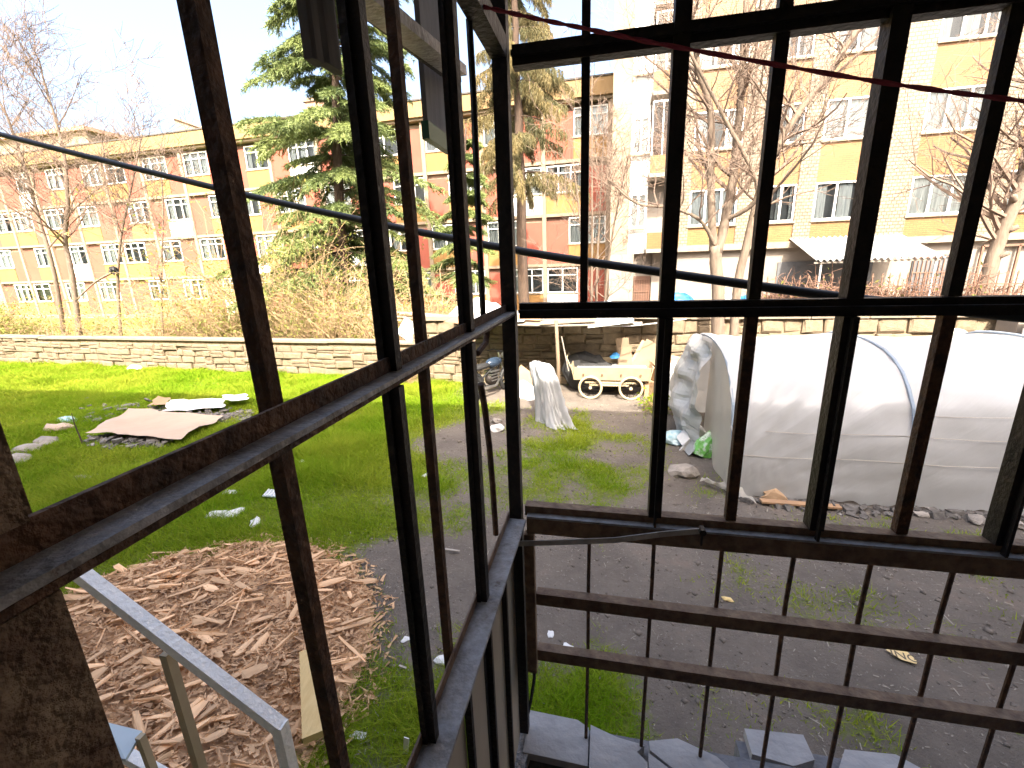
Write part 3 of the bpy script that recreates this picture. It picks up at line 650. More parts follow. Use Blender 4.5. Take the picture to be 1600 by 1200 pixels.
P1, R1 = T.stem([P[-1]-Vector((.02,0,.1)), at(1111,287,YT), at(1110,175,YT), at(1092,110,YT-.1), at(1080,10,YT-.2), PY(1070,-90,YT-.2)], .085, .035)
P2, R2 = T.stem([P[-1]+Vector((.06,0,-.15)), at(1142,300,YT+.1), at(1155,180,YT+.2), at(1163,60,YT+.2), PY(1172,-80,YT+.3)], .105, .045)
P3, R3 = T.stem([P2[3], at(1185,300,YT-.4), at(1130,180,YT-.6), at(1085,95,YT-.7), at(1050,20,YT-.8)], .05, .022, 7)
P4, R4 = T.stem([P[-1]+Vector((0,-.03,0)), at(1095,345,YT-.3), at(1050,325,YT-.5), at(995,318,YT-.6), at(950,280,YT-.7)], .045, .016, 7)
for P_, R_, n, L in ((P1,R1,13,2.0),(P2,R2,15,2.2),(P3,R3,9,1.5),(P4,R4,10,1.6)): T.limbs(P_, R_, n, L, .18, 3, .0045, kids=(3,5))
T.done(t)
t = thing('bare_tree', 'slender bare tree leaning right behind the plastic tunnel', 'tree', PY(1148,600,YT-.1))
T = Tree(5); base = PY(1149,600,YT-.1); base.z = -.1
P, R = T.stem([base, at(1147,500,YT), at(1163,396,YT), at(1200,262,YT), at(1245,180,YT), at(1300,110,YT), at(1352,20,YT), PY(1400,-70,YT)], .10, .035)
T.limbs(P, R, 22, 2.0, .35, 3, .0045, kids=(3,5)); T.done(t)
t = thing('bare_tree', 'bare tree with cut branch stubs leaning out at the right edge', 'tree', PY(1530,600,13))
T = Tree(9); base = PY(1532,520,13); base.z = -.1
P, R = T.stem([base, at(1538,450,13), at(1560,380,13), at(1592,300,13), at(1630,200,13), at(1680,60,13)], .17, .08)
for i in (8, 11, 14, 17): 
    d = Vector((random.choice((-1,1))*.5, -.5, .4)); T.tr.tube([P[i], P[i]+d*.35], [.07,.055], 7)
T.limbs(P, R, 20, 2.6, .45, 3, .006, kids=(3,4)); T.grow(at(1560,380,13), Vector((-1,-.2,.9)), 2.4, .05, 0, 3, .005); T.grow(at(1575,340,13), Vector((-1,-.4,.3)), 2.8, .05, 0, 3, .005); T.done(t)
YL = 14.2
t = thing('bare_tree', 'tall bare tree with a straight pale trunk at the far left', 'tree', PY(122,540,YL))
T = Tree(12); base = PY(124,540,YL); base.z = -.1
P, R = T.stem([base, at(112,429,YL), at(102,375,YL), at(106,310,YL), at(98,230,YL), at(75,150,YL), at(60,90,YL)], .11, .02)
T.limbs(P, R, 24, 3.4, .3, 3, .007, kids=(3,5)); T.done(t)
t = thing('bare_tree', 'bare tree leaning left, left of the straight pale trunk', 'tree', PY(99,540,YL+.3))
T = Tree(14); base = PY(101,540,YL+.3); base.z = -.1
P, R = T.stem([base, at(85,429,YL), at(60,340,YL), at(42,273,YL), at(10,180,YL), at(-40,90,YL)], .09, .02)
T.limbs(P, R, 22, 3.2, .3, 3, .007, kids=(3,5)); T.done(t)
t = thing('bare_tree', 'thin forked bare tree with a dark bundle caught in its fork', 'tree', PY(185,540,YL-.3))
T = Tree(17); base = PY(186,540,YL-.3); base.z = -.1
P, R = T.stem([base, at(184,440,YL-.3), at(190,365,YL-.3), at(206,290,YL-.3), at(222,210,YL-.3)], .065, .018)
P2, R2 = T.stem([P[6], at(150,440,YL-.3), at(118,470,YL-.3)], .05, .02, 6)
T.limbs(P, R, 20, 2.6, .35, 3, .007, kids=(3,5)); T.done(t)
nb_ = thing('dark_bundle', 'small dark bundle caught in the fork of a thin bare tree', 'bundle', at(177,421,YL-.45))
p = at(177,421,YL-.45); m = MB()
for k in range(26): 
    d = Vector((random.gauss(0,1), random.gauss(0,1), random.gauss(0,1.2))).normalized(); m.tube([p-d*.12, p+d*random.uniform(.1,.2)+Vector((0,0,-.05))], [.05,.015], 4)
m.build('rags', K['black'], nb_)
t = thing('bare_tree', 'very slim bare sapling right of the thin forked tree', 'tree', PY(251,540,YL-.6))
T = Tree(19); base = PY(250,540,YL-.6); base.z = -.1
P, R = T.stem([base, at(252,440,YL-.6), at(255,330,YL-.6), at(250,250,YL-.6)], .05, .014)
T.limbs(P, R, 14, 1.8, .35, 3, .006, kids=(2,4)); T.done(t)
t = thing('bare_tree', 'bare bush tree spreading twigs beside the ochre block behind the shed roof', 'tree', PY(930,480,13.5))
T = Tree(23); base = PY(925,480,13.5); base.z = -.1
for dx, top in ((-30,250),(20,180),(60,230),(0,120)):
    P, R = T.stem([base+Vector((dx*.004,0,0)), at(925+dx*.5,380,13.5), at(925+dx,top,13.3)], .05, .015, 6); T.limbs(P, R, 9, 1.8, .3, 3, .005, kids=(3,4))
T.done(t)

# ================================================================ conifers
def needles(P, D, n, ln, wd, spread, rng, droop=0.0):
    """n needle tufts along a twig (arrays of positions P and directions D)"""
    i = rng.integers(0, len(P), n); base = P[i] + rng.normal(0, .012, (n,3)); d = D[i] + rng.normal(0, spread, (n,3)); d[:,2] -= droop
    d /= np.linalg.norm(d, axis=1, keepdims=True); s = np.cross(d, rng.normal(0,1,(n,3))); s /= np.linalg.norm(s, axis=1, keepdims=True)+1e-9
    l = ln*rng.uniform(.6,1.3,(n,1)); return np.stack([base-s*wd, base+s*wd, base+d*l], 1).reshape(-1,3)
def conifer(root, trunk_pts, r0, r1, levels, lenf, seed, mt, tilt, droop, tw, nn, ln, wd, tintbias=0, hang=0, bot=0.0, kbr=(4,6)):
    rng = np.random.default_rng(seed); r = random.Random(seed)
    T = Tree(seed); P, R = T.stem(trunk_pts, r0, r1, 10); br = MB(); NV = []; TI = []
    zs = [p.z for p in P]; z0, z1 = zs[0], zs[-1]
    for lv in range(levels):
        t = bot+(1-bot)*(lv+r.random()*.7)/levels; z = z0+(z1-z0)*t
        i = min(range(len(zs)), key=lambda q: abs(zs[q]-z)); p = P[i]
        for k in range(r.randint(*kbr)):
            a = r.uniform(0, 2*math.pi); Lb = lenf(t)*r.uniform(.6,1.15); d = Vector((math.cos(a), math.sin(a), tilt+r.uniform(-.12,.12)))
            pts = [p.copy()]; dd = d.normalized(); n = 8
            for q in range(n):
                dd = (dd+Vector((r.gauss(0,.05), r.gauss(0,.05), -droop/n+r.gauss(0,.03)))).normalized(); pts.append(pts[-1]+dd*(Lb/n))
            MB().tube(pts, [max(.035*Lb/3*(1-q/(n+1)), .008) for q in range(n+1)], 5, False).build('limb', K['barkdark'], root)
            tuft = rng.uniform(-.25,.25)
            for q in range(2, n+1):
                for sgn in (-1, 1, 0):
                    for _ in range(tw):
                        f = pts[q-1].lerp(pts[q], r.random()); dl = (pts[q]-pts[q-1]).normalized(); side = dl.cross(Vector((0,0,1))).normalized()
                        L2 = (.18+.55*Lb/3*(1-abs(q/n-.55)))*r.uniform(.5,1.2)
                        td = (dl*.75+side*sgn*r.uniform(.5,1.0)+Vector((0,0,r.uniform(-.15,.12)-hang))).normalized()
                        m = 5; tp = []; u = td.copy()
                        for w in range(m+1): tp.append(f+u*(L2*w/m)); u = (u+Vector((0,0,-.05-hang*.35))).normalized()
                        A = np.array([tuple(v) for v in tp]); D = np.gradient(A, axis=0); D /= np.linalg.norm(D, axis=1, keepdims=True)+1e-9
                        V = needles(A, D, nn, ln, wd, .45, rng, hang*.5); NV.append(V)
                        tn = np.clip(.42+tuft+tintbias+.35*q/n-.2+rng.normal(0,.16,len(V)//3), 0, 1); TI.append(np.repeat(tn, 3))
    NV = np.concatenate(NV); TI = np.concatenate(TI)
    T.tr.build('trunk', K['barkdark'], root, smooth=True); pass
    fast('crown', NV, np.arange(len(NV)).reshape(-1,3), mt, root, attr=TI)
    return len(NV)//3
YC = 16.5
b0 = PY(545,520,YC); b0.z = 0
t = thing('cedar_tree', 'tall green cedar with layered drooping boughs in front of the left block', 'tree', b0)
nC = conifer(t, [b0, at(535,420,YC), at(530,300,YC), at(524,150,YC), at(519,0,YC), PY(513,-330,YC)], .26, .05, 50, lambda q: 3.9*(1-q)**.58*(.62+.5*abs(math.sin(q*23)))+.3, 31, K['cedar'], .10, .6, 3, 21, .17, .017, tintbias=.15, bot=.07, kbr=(5,7))
YS = 17.5
b0 = PY(820,500,YS); b0.z = 0
t = thing('spruce_tree', 'tall spruce with brown hanging twigs and a bare dark lower trunk', 'tree', b0)
nS = conifer(t, [b0, at(816,400,YS), at(812,240,YS), at(807,100,YS), at(803,-40,YS), PY(800,-200,YS)], .23, .06, 21, lambda q: 2.7*(1.05-q)**.6*(.7+.5*abs(math.sin(q*13)))+.2, 37, K['spruce'], .05, .7, 3, 24, .20, .009, tintbias=.1, hang=.75, bot=.38, kbr=(4,6))
b0 = PY(712,560,15.5); b0.z = 0
t = thing('young_conifer', 'smaller olive green conifer left of the spruce', 'tree', b0)
nY = conifer(t, [b0, at(716,450,15.5), at(722,330,15.5), at(728,200,15.5)], .12, .03, 11, lambda q: 1.5*(1-q)**.8+.25, 41, K['cedar'], .05, .5, 3, 15, .14, .015, tintbias=.15, bot=.25)

# ================================================================ brambles, vines and shrubs behind the wall
def thicket(name, label, cat, cx, cy, z0, w, d, h, n, seed, leafn=0, rr=.007, mt='bramble', lm='leaf', lsize=.05, arch=.5):
    r = random.Random(seed); rng = np.random.default_rng(seed); t = thing(name, label, cat, (cx, cy, z0)); m = MB(); A = []
    for k in range(n):
        p = Vector((cx+r.uniform(-w,w), cy+r.uniform(-d,d), z0+r.uniform(-.05,.1))); a = r.uniform(0, 6.28); v = Vector((math.cos(a)*.5, math.sin(a)*.35, r.uniform(.5,1.2))).normalized()
        L = h*r.uniform(.5,1.5)*max(.35, 1-.55*abs(p.x-cx)/w); pts = [p]; q = 7
        for i in range(q): v = (v+Vector((r.gauss(0,.14), r.gauss(0,.14), -arch*i/q*.55+r.gauss(0,.06)))).normalized(); pts.append(pts[-1]+v*(L/q))
        m.tube(pts, [rr*(1-.6*i/q) for i in range(q+1)], 3, False); A += [tuple(x) for x in pts[2:]]
        for i in range(2, q+1):
            if r.random() < .8:
                e = Vector((r.gauss(0,1), r.gauss(0,1), r.gauss(.3,.8))).normalized(); u = r.uniform(.12,.4); m.tube([pts[i], pts[i]+e*u*.5, pts[i]+e*u+Vector((0,0,-.05))], [rr*.6, rr*.5, rr*.3], 3, False)
    m.build('canes', K[mt], t)
    if leafn:
        A = np.array(A); i = rng.integers(0, len(A), leafn); b = A[i]+rng.normal(0,.09,(leafn,3)); d1 = rng.normal(0,1,(leafn,3)); d1 /= np.linalg.norm(d1,axis=1,keepdims=True); d2 = np.cross(d1, rng.normal(0,1,(leafn,3))); d2 /= np.linalg.norm(d2,axis=1,keepdims=True)
        s = lsize*rng.uniform(.6,1.3,(leafn,1)); V = np.stack([b, b+d1*s+d2*s*.4, b+d1*s*2, b+d1*s-d2*s*.4],1).reshape(-1,3)
        o = fast('leaves', V, np.arange(len(V)).reshape(-1,4), K[lm], t, attr=np.repeat(np.clip(rng.normal(.45,.3,leafn),0,1),4))
    return t
TH = [
 ('bramble_thicket','yellowish bramble thicket over the wall under the cedar','bramble',-11.6,14.0,.2,2.6,.9,5.0,640,1,11000,.010),
 ('bramble_thicket','reddish tangle of canes right of the cedar, behind the dark post','bramble',-8.2,13.4,.4,1.8,.7,3.0,380,2,2600,.010),
 ('bramble_thicket','dense pinkish bramble hedge left of the cedar over the wall','bramble',-15.6,14.0,.3,2.3,.9,2.7,430,3,2600,.010),
 ('bramble_thicket','pale dry thicket at the foot of the far left trees','bramble',-21.5,14.6,.3,3.2,.9,2.0,330,4,1500,.009),
 ('bramble_thicket','dry brambles at the far left end of the wall','bramble',-26.8,14.0,.2,2.6,.9,2.2,240,5,1100,.009),
 ('bramble_thicket','bramble canes drooping over the wall by the rusty bars','bramble',-5.6,12.7,.8,1.2,.5,1.9,300,6,900,.010),
]
for a in TH: thicket(*a)
thicket('dry_vine','tangled brown vine stems on the iron fence under the awning','vine',4.7,11.42,1.78,1.5,.16,.75,240,8,200,.011,'fence')
thicket('dry_vine','brown vine climbing the iron fence at the right','vine',7.0,11.42,1.78,1.3,.16,.8,150,9,120,.010,'fence')
thicket('forsythia_bush','yellow flowering bush at the far left edge','bush',-24.6,13.6,.6,1.3,.7,2.0,150,10,2600,.008,'bramble','leaf',.06)
thicket('dry_weeds','dry orange weeds at the foot of the wall right of the dark post','weeds',-5.6,10.9,0,.55,.25,.75,160,11,0,.006)
thicket('green_weeds','small bright green weed beside the white sheet behind the tunnel','weeds',1.05,9.2,0,.14,.14,.35,50,12,420,.006,'bramble','grass',.045)

# ================================================================ grass
def grass_patch(n, seed):
    rng = np.random.default_rng(seed)
    r = rng.uniform(1.6, 26, n*7); a = rng.uniform(rad(-74), rad(50), n*7); x = np.sin(a)*r; y = np.cos(a)*r
    ok = (y > 1.25) & (y < 12.4); x, y, r = x[ok], y[ok], r[ok]
    d = density(x, y); keep = rng.random(len(x)) < d**1.3; x, y, r, d = x[keep][:n], y[keep][:n], r[keep][:n], d[keep][:n]
    z = (fbm(x, y, 21, .5)-.5)*.12 + (fbm(x, y, 31, 2.5)-.5)*.05
    h = (.03+.15*d*fbm(x, y, 44, 1.3)**1.6*1.7)*rng.uniform(.55,1.35,len(x)); w = (.0022+.00055*r)*rng.uniform(.7,1.3,len(x))
    th = rng.uniform(0, 6.283, len(x)); ln = rng.normal(0, .85, (len(x),2))*h[:,None]
    b = np.stack([x,y,z-.004],1); s = np.stack([np.cos(th)*w, np.sin(th)*w, np.zeros(len(x))],1); tip = b+np.stack([ln[:,0], ln[:,1], h],1)
    V = np.stack([b-s, b+s, tip],1).reshape(-1,3)
    tint = np.clip(fbm(x, y, 55, .9)*.9+rng.normal(0,.16,len(x))-.02*(r < 6) + .25*(1-d)*(rng.random(len(x)) < .5), 0, 1)
    return V, np.repeat(tint, 3)
V, tn = grass_patch(400000, 3)
o = fast('grass', V, np.arange(len(V)).reshape(-1,3), K['grass'], attr=tn); struct(o, 'stuff'); o['label'] = 'short green grass growing over the yard'; o['category'] = 'grass'
rng = np.random.default_rng(77); n = 16000
r = rng.uniform(1.6, 11, n); a = rng.uniform(rad(-60), rad(50), n); x = np.sin(a)*r; y = np.cos(a)*r; ok = (y > 1.25) & (y < 10.4) & (x > -4-.0*y) & ~((x > 1.5) & (y > 5.8)) & (rng.random(n) < np.clip(fbm(x, y, 91, 1.1)*2.6-.75, .08, 1)); x, y, r = x[ok], y[ok], r[ok]; n = len(x)
z = (fbm(x, y, 21, .5)-.5)*.12 + (fbm(x, y, 31, 2.5)-.5)*.05 + .006
th = rng.uniform(0, 6.283, n); l = rng.gamma(1.4, .0045, n)*(.8+.10*r); w = .0016+.0006*r*rng.uniform(.3,1.2,n); dx, dy = np.cos(th), np.sin(th)
b = np.stack([x,y,z],1); dv = np.stack([dx*l,dy*l,rng.normal(0,.12,n)*l],1); sv_ = np.stack([-dy*w,dx*w,rng.uniform(0,.6,n)*w],1)
V = np.stack([b-dv-sv_, b+dv-sv_, b+dv+sv_, b-dv+sv_],1).reshape(-1,3)
o = fast('straw_litter', V, np.arange(len(V)).reshape(-1,4), K['straw']); struct(o, 'stuff'); o['label'] = 'small pale straw and chips strewn over the soil'; o['category'] = 'straw'

rng = np.random.default_rng(78); n = 14000
r = rng.uniform(1.6, 9.5, n); a = rng.uniform(rad(-45), rad(50), n); x = np.sin(a)*r; y = np.cos(a)*r
ok = (y > 1.3) & ~((x > 1.4) & (y > 5.75)) & (density(x, y) < .35) & (((x+3.55)/1.8)**2+((y-2.15)/1.8)**2 > 1) & (rng.random(n) < np.clip(fbm(x, y, 95, .9)*2.4-.6, .1, 1)); x, y, r = x[ok], y[ok], r[ok]; n = len(x)
z = (fbm(x, y, 21, .5)-.5)*.12 + (fbm(x, y, 31, 2.5)-.5)*.05
sz = rng.gamma(1.6, .0045, n)*(.7+.12*r); OC = np.array([(1,0,0),(-1,0,0),(0,1,0),(0,-1,0),(0,0,.7),(0,0,-.4)]); OF = np.array([(0,2,4),(2,1,4),(1,3,4),(3,0,4),(2,0,5),(1,2,5),(3,1,5),(0,3,5)])
V = (np.stack([x,y,z],1)[:,None,:] + OC[None]*sz[:,None,None]*rng.uniform(.5,1.4,(n,6,1))).reshape(-1,3); F = (OF[None]+(np.arange(n)*6)[:,None,None]).reshape(-1,3)
o = fast('soil_clods', V, F, K['clod']); struct(o, 'stuff'); o['label'] = 'small earth clods and grit over the bare soil'; o['category'] = 'soil'
# ================================================================ plastic tunnel greenhouse
GX0, GX1, GY0, GY1, GH = 1.60, 9.2, 5.88, 8.75, 1.86
AP = [(5.82,0),(5.835,.53),(5.875,.85),(6.0,1.22),(6.19,1.46),(6.41,1.65),(6.73,1.765),(7.1,1.82),(7.5,1.835)]
AP = np.array(AP+[(15.0-y, z) for y, z in AP[-2::-1]]); AS = np.concatenate([[0], np.cumsum(np.hypot(*np.diff(AP, axis=0).T))]); AS /= AS[-1]
GY0, GY1, GH = 5.82, 9.18, 1.835
def arch(a): return float(np.interp(a, AS, AP[:,0])), float(np.interp(a, AS, AP[:,1]))
gh = thing('plastic_greenhouse', 'low tunnel greenhouse covered in cloudy white plastic film', 'greenhouse', (GX0, 7.3, 0))
hoopx = [1.62, 3.62, 5.62, 7.62, 9.18]
def cover(u, v):
    x = GX0+(GX1-GX0)*u; y, z = arch(v)
    sag = 0
    for i in range(len(hoopx)-1):
        if hoopx[i] <= x <= hoopx[i+1]: sag = math.sin(math.pi*(x-hoopx[i])/(hoopx[i+1]-hoopx[i]))
    ny, nz = (y-(GY0+GY1)/2), z+.2; l = math.hypot(ny, nz); ny /= l; nz /= l
    k1 = max(0, 1-abs(x-2.4)/2.2)
    ra_ = math.atan2(z+.25, x-1.15); k2 = max(0, 1-abs(x-2.5)/2.3); s1 = abs(math.sin(23*ra_+.8*math.sin(2.2*x)))**3; s2 = abs(math.sin(41*ra_+1.3*math.sin(3*z+x)))**4; lg = .5+.5*math.sin(5*x-3*z)
    f = (.026*s1+.014*s2*lg)*k2 + .012*abs(math.sin(9*z+2.4*x+1.2*math.sin(2*x)))**3*(1-k2) + .008*math.sin(3*x+6*z)
    f += .012*(vnoise(np.array([x*5]), np.array([z*7+y*2]), 5)[0]-.5) - .055*sag*math.sin(math.pi*v)
    drop = .02*math.sin(9*x)+.02*math.sin(23*x) if v < .02 else 0
    return Vector((x+.01*math.sin(30*z+x*9), y+ny*f, max(z+nz*f, 0)+drop+.015))
MB().grid(cover, 190, 70).build('film_cover', K['film'], gh, smooth=True)
def endsheet(u, v):
    y, z = arch(.01+.50*u)
    zz = z*v; return Vector((GX0+.03-.025*math.sin(u*21+v*2)*(1-.5*v), y, max(zz, .01)))
MB().grid(endsheet, 30, 16).build('end_film', K['film2'], gh, smooth=True)
def silver(u, v):
    y, z = arch(.44+.50*u); n1 = vnoise(np.array([u*7]), np.array([v*9]), 8)[0]-.5; n2 = vnoise(np.array([u*17]), np.array([v*19]), 4)[0]-.5
    return Vector((GX0-.06-.30*math.sin(math.pi*v)*math.sin(math.pi*min(u*1.2,1))**.7*.9+.14*n1+.06*n2-.05*abs(math.sin(13*u+3*v))-.14*(1-v), y+.08*n1-.10*(1-v)*(1-u), max(z*v+.06*n2, .02)))
MB().grid(silver, 34, 36).build('silver_end_sheet', K['silver'], gh)
for x in hoopx[:-1]:
    pts = []
    for i in range(25):
        y, z = arch(i/24); n_ = Vector((0, y-(GY0+GY1)/2, z+.2)).normalized(); pts.append(Vector((x, y, z))+n_*(.045 if x != 1.62 else .0))
    MB().tube(pts, .021, 6).build('hoop', K['pipe'], gh)
for v_, x0 in ((.10, 1.7), (.155, 2.0), (.20, 3.6)):
    y, z = arch(v_); MB().tube([(x0+i*.38, y-.02, z-.012*math.sin(i*1.3)) for i in range(18)], .0035, 4).build('string', K['greyplank'], gh)
def flap(u, v): return Vector((1.30+.45*u+.12*v, 6.05-.55*v*(u)+.1*v-.12*u, .03+.06*math.sin(u*7+v*5)**2+.09*max(0,(u-.6)) + .03*(1-v)))
MB().grid(flap, 14, 10).build('ground_flap', K['film2'], gh, smooth=True)
# things by the greenhouse
def lump(name, label, cat, c, size, m, seed, n=3, rough=.25, rotz=0, flat=.0, group=None):
    bm = bmesh.new(); bmesh.ops.create_icosphere(bm, subdivisions=n, radius=1); r = random.Random(seed); o3 = [r.uniform(0,100) for _ in range(3)]
    for v in bm.verts:
        k = 1+rough*(2*vnoise(np.array([v.co.x*1.7+o3[0]+v.co.z]), np.array([v.co.y*1.7+o3[1]-v.co.z*.6]), seed)[0]-1)+rough*.4*(2*vnoise(np.array([v.co.x*4+o3[0]]), np.array([v.co.y*4+v.co.z*4+o3[1]]), seed+3)[0]-1)
        v.co *= k; v.co.x *= size[0]; v.co.y *= size[1]; v.co.z *= size[2]
        if v.co.z < -size[2]*.55: v.co.z = -size[2]*.55
    me = bpy.data.meshes.new(name); bm.to_mesh(me); bm.free()
    o = obj(name, me, m, loc=(c[0], c[1], c[2]+size[2]*.5), rot=(0, 0, rotz)); return tag(o, label, cat, group)
def ppos(px, py): p = GZ(px, py); return p
p = ppos(1068,742); lump('rock', 'large brown rock in front of the tunnel end', 'rock', p, (.20,.14,.10), K['rock'], 3, 2, .35)
p = ppos(1102,712); bg_ = lump('soil_bag', 'green printed soil bag leaning on the tunnel end', 'bag', p+Vector((-.02,0,0)), (.15,.13,.25), K['bag'], 5, 3, .25, .4); bg_.rotation_euler = (rad(-10), rad(24), .3)
p = ppos(1052,690); lump('soil_bag', 'blue and white bag lying behind the white carton', 'bag', p, (.26,.16,.11), K['bag2'], 6, 3, .3, .2)
p = ppos(1078,700); c = thing('carton', 'white carton tipped between the two bags by the tunnel', 'box', p)
Rc = Matrix.Rotation(rad(38), 3, 'Y') @ Matrix.Rotation(rad(20), 3, 'Z')
MB().box(p+Vector((.03,.05,.20)), (.22,.26,.40), Rc).build('body', K['litter'], c); MB().box(p+Vector((.03,.05,.20))+Rc@Vector((0,-.14,-.24)), (.20,.02,.10), Rc).build('flap', K['litter'], c)
p = ppos(1005,640)
p = PY(1038,600,9.3); ws = thing('white_sheet', 'white sheet hanging behind the silver end of the tunnel', 'sheet', (p.x, 9.3, 0))
MB().grid(lambda u, v: Vector((1.10+.30*u, 9.35+.05*math.sin(u*9)+.1*v, .05+1.0*v-.05*math.sin(u*3))), 12, 6).build('cloth', K['white'], ws, smooth=True)
p0, p1 = ppos(1188,788), ppos(1312,797)
o = MB().beam(p0+Vector((0,0,.05)), p1+Vector((0,0,.045)), .09, .025).build('plank', K['plank'], smooth=False); tag(o, 'brown plank lying along the foot of the tunnel', 'plank')
p = ppos(1208,782); o = lump('cardboard_scrap', 'crumpled brown cardboard behind the plank by the tunnel', 'cardboard', p, (.13,.06,.09), K['cardboard'], 8, 2, .5)
rb = MB(); rr = random.Random(3)
for k in range(420):
    x = rr.uniform(1.75, 5.6); y = 5.80-abs(rr.gauss(0,.10))-.02; s = rr.choice((.012,.02,.03,.05))*rr.uniform(.6,1.4)
    rb.box((x, y, gz(x,y)+s*.3), (s*2, s*1.4, s*.7), Matrix.Rotation(rr.uniform(0,3), 3, 'Z') @ Matrix.Rotation(rr.uniform(-1.2,1.2), 3, 'X'))
o = rb.build('rubble_strip', K['debris']); struct(o, 'stuff'); o['label'] = 'dark rubble and stones along the tunnel foot'; o['category'] = 'rubble'
for k, (px, py, s, lb) in enumerate(((1440,806,.09,'flat brown stone under the tunnel film near the hoop'),(1525,815,.13,'broken grey tile slab at the tunnel foot near the right'),(1585,822,.12,'grey stone at the tunnel foot at the right edge'),(1320,792,.05,'small white stone chip by the end of the plank'),(1150,782,.06,'white stone chip by the tunnel front corner'))):
    p = ppos(px, py); lump('stone', lb, 'stone', p, (s, s*.6, s*.4), K['rock'], 20+k, 2, .4, k)

# ================================================================ covered vehicle
cv = thing('covered_scooter', 'narrow scooter hidden under a pale grey cover in the yard', 'covered scooter', (-1.0, 8.1, 0))
f0, f1 = GZ(893,676), GZ(838,646); ax = (f1-f0); Lc = ax.length; ax.normalize(); sx = Vector((ax.y, -ax.x, 0))
def cvf(u, v):
    th = 2*math.pi*u; s = math.sin(th); c = math.cos(th)
    H = [0,.10,.36,.66,.90,1.03,1.10,1.13]; i = min(int(v*7),6); q = v*7-i; h = H[i]+(H[i+1]-H[i])*q
    aw_ = [.47,.44,.38,.34,.33,.31,.27,.02]; a_ = aw_[i]+(aw_[i+1]-aw_[i])*q
    bw = [.25,.23,.21,.20,.20,.19,.16,.01]; b_ = bw[i]+(bw[i+1]-bw[i])*q
    n1 = float(vnoise(np.array([c*2.2+9]), np.array([s*2.2+h*.7+9]), 71)[0])-.5; n2 = float(vnoise(np.array([c*5+9+h*1.5]), np.array([s*5+h*2+9]), 72)[0])-.5; n3 = float(vnoise(np.array([c*11+h*6+9]), np.array([s*11+h*4+9]), 73)[0])-.5
    cr = .5-abs(2*n2)-.25*abs(math.sin(2.5*th+4*h+7*n1))
    fold = 1+(.45*n1+.34*cr)*(1-.6*v)+.16*n3
    ctr = f0.lerp(f1, .50+.42*v)
    if c < 0: a_ *= 1.15-.15*v
    p = ctr+ax*(a_*c*fold)+sx*(b_*s*fold)+Vector((0,0,h))
    p.z += (.09*n1+.05*n2)*(v > .1)*(1-.5*v); p.z = max(p.z, .015) if v > 0 else .015
    return p
MB().grid(cvf, 84, 42).build('cover', K['tarp'], cv, smooth=True)
# ================================================================ hand cart
ct = thing('hand_cart', 'cream metal hand cart with spoked wheels in front of the stone wall', 'cart', (.1, 10.4, 0))
x0, x1, y0, y1 = -.74, .95, 10.02, 10.95; zb, zt = .44, .76
MB().ext(x0+.03, x1-.03, y0+.03, y1-.03, zb, zb+.03).build('bed_floor', K['white'], ct)
def sidep(a, b_, out): 
    a, b_, out = Vector(a), Vector(b_), Vector(out); h = Vector((0,0,zt-zb))
    m = MB().add([a,b_,b_+h+out,a+h+out, a-out*.25,b_-out*.25,b_+h+out*.75,a+h+out*.75], [(0,1,2,3),(7,6,5,4),(3,2,6,7),(0,4,5,1),(0,3,7,4),(1,5,6,2)]); m.build('side_panel', K['cream'], ct)
sidep((x0,y0,zb),(x1,y0,zb),(0,-.09,0)); sidep((x1,y1,zb),(x0,y1,zb),(0,.09,0)); sidep((x1,y0,zb),(x1,y1,zb),(.07,0,0)); sidep((x0,y1,zb),(x0,y0,zb),(-.07,0,0))
MB().ext(x0+.05,x1-.05,y0+.02,y1-.02,zb+.031,zb+.20).build('white_load', K['white'], ct)
for k in range(4): MB().tube([(x0+.22+k*.42,y0-.06,zb+.14),(x0+.22+k*.42,y0-.045,zb+.14)], .025, 8).build('bolt', K['brownrail'], ct)
MB().ext(x0+.35,x1-.45,y0+.02,y0+.06,.30,.34).ext(x0+.25,x1-.3,y0+.015,y0+.055,.36,.399).build('chassis_rail', K['cream'], ct)
MB().ext(x0+.35,x1-.45,y1-.06,y1-.02,.30,.34).build('chassis_rail', K['cream'], ct)
for wx in (-.36, .54):
    MB().tube([(wx,y0-.06,.275),(wx,y1+.06,.275)], .016, 8).build('axle', K['iron'], ct)
    for wy in (y0-.05, y1+.05):
        w = MB().torus((wx,wy,.275), .25, .028, 'Y', 28, 8).build('wheel', K['cream'], ct, smooth=True)
        m = MB()
        for k in range(14): a = k*math.pi*2/14; m.tube([(wx+.03*math.cos(a),wy,.275+.03*math.sin(a)),(wx+.235*math.cos(a+.12),wy,.275+.235*math.sin(a+.12))], .004, 4)
        m.build('spokes', K['iron'], w); MB().tube([(wx,wy-.03,.275),(wx,wy+.03,.275)], .035, 10).build('hub', K['cream'], w)
MB().tube([(x0-.05,10.2,.62),(x0-.18,10.2,.92)], .016).tube([(x0-.05,10.75,.62),(x0-.18,10.75,.92)], .016).tube([(x0-.18,10.2,.92),(x0-.18,10.75,.92)], .018).build('handle', K['cream'], ct)
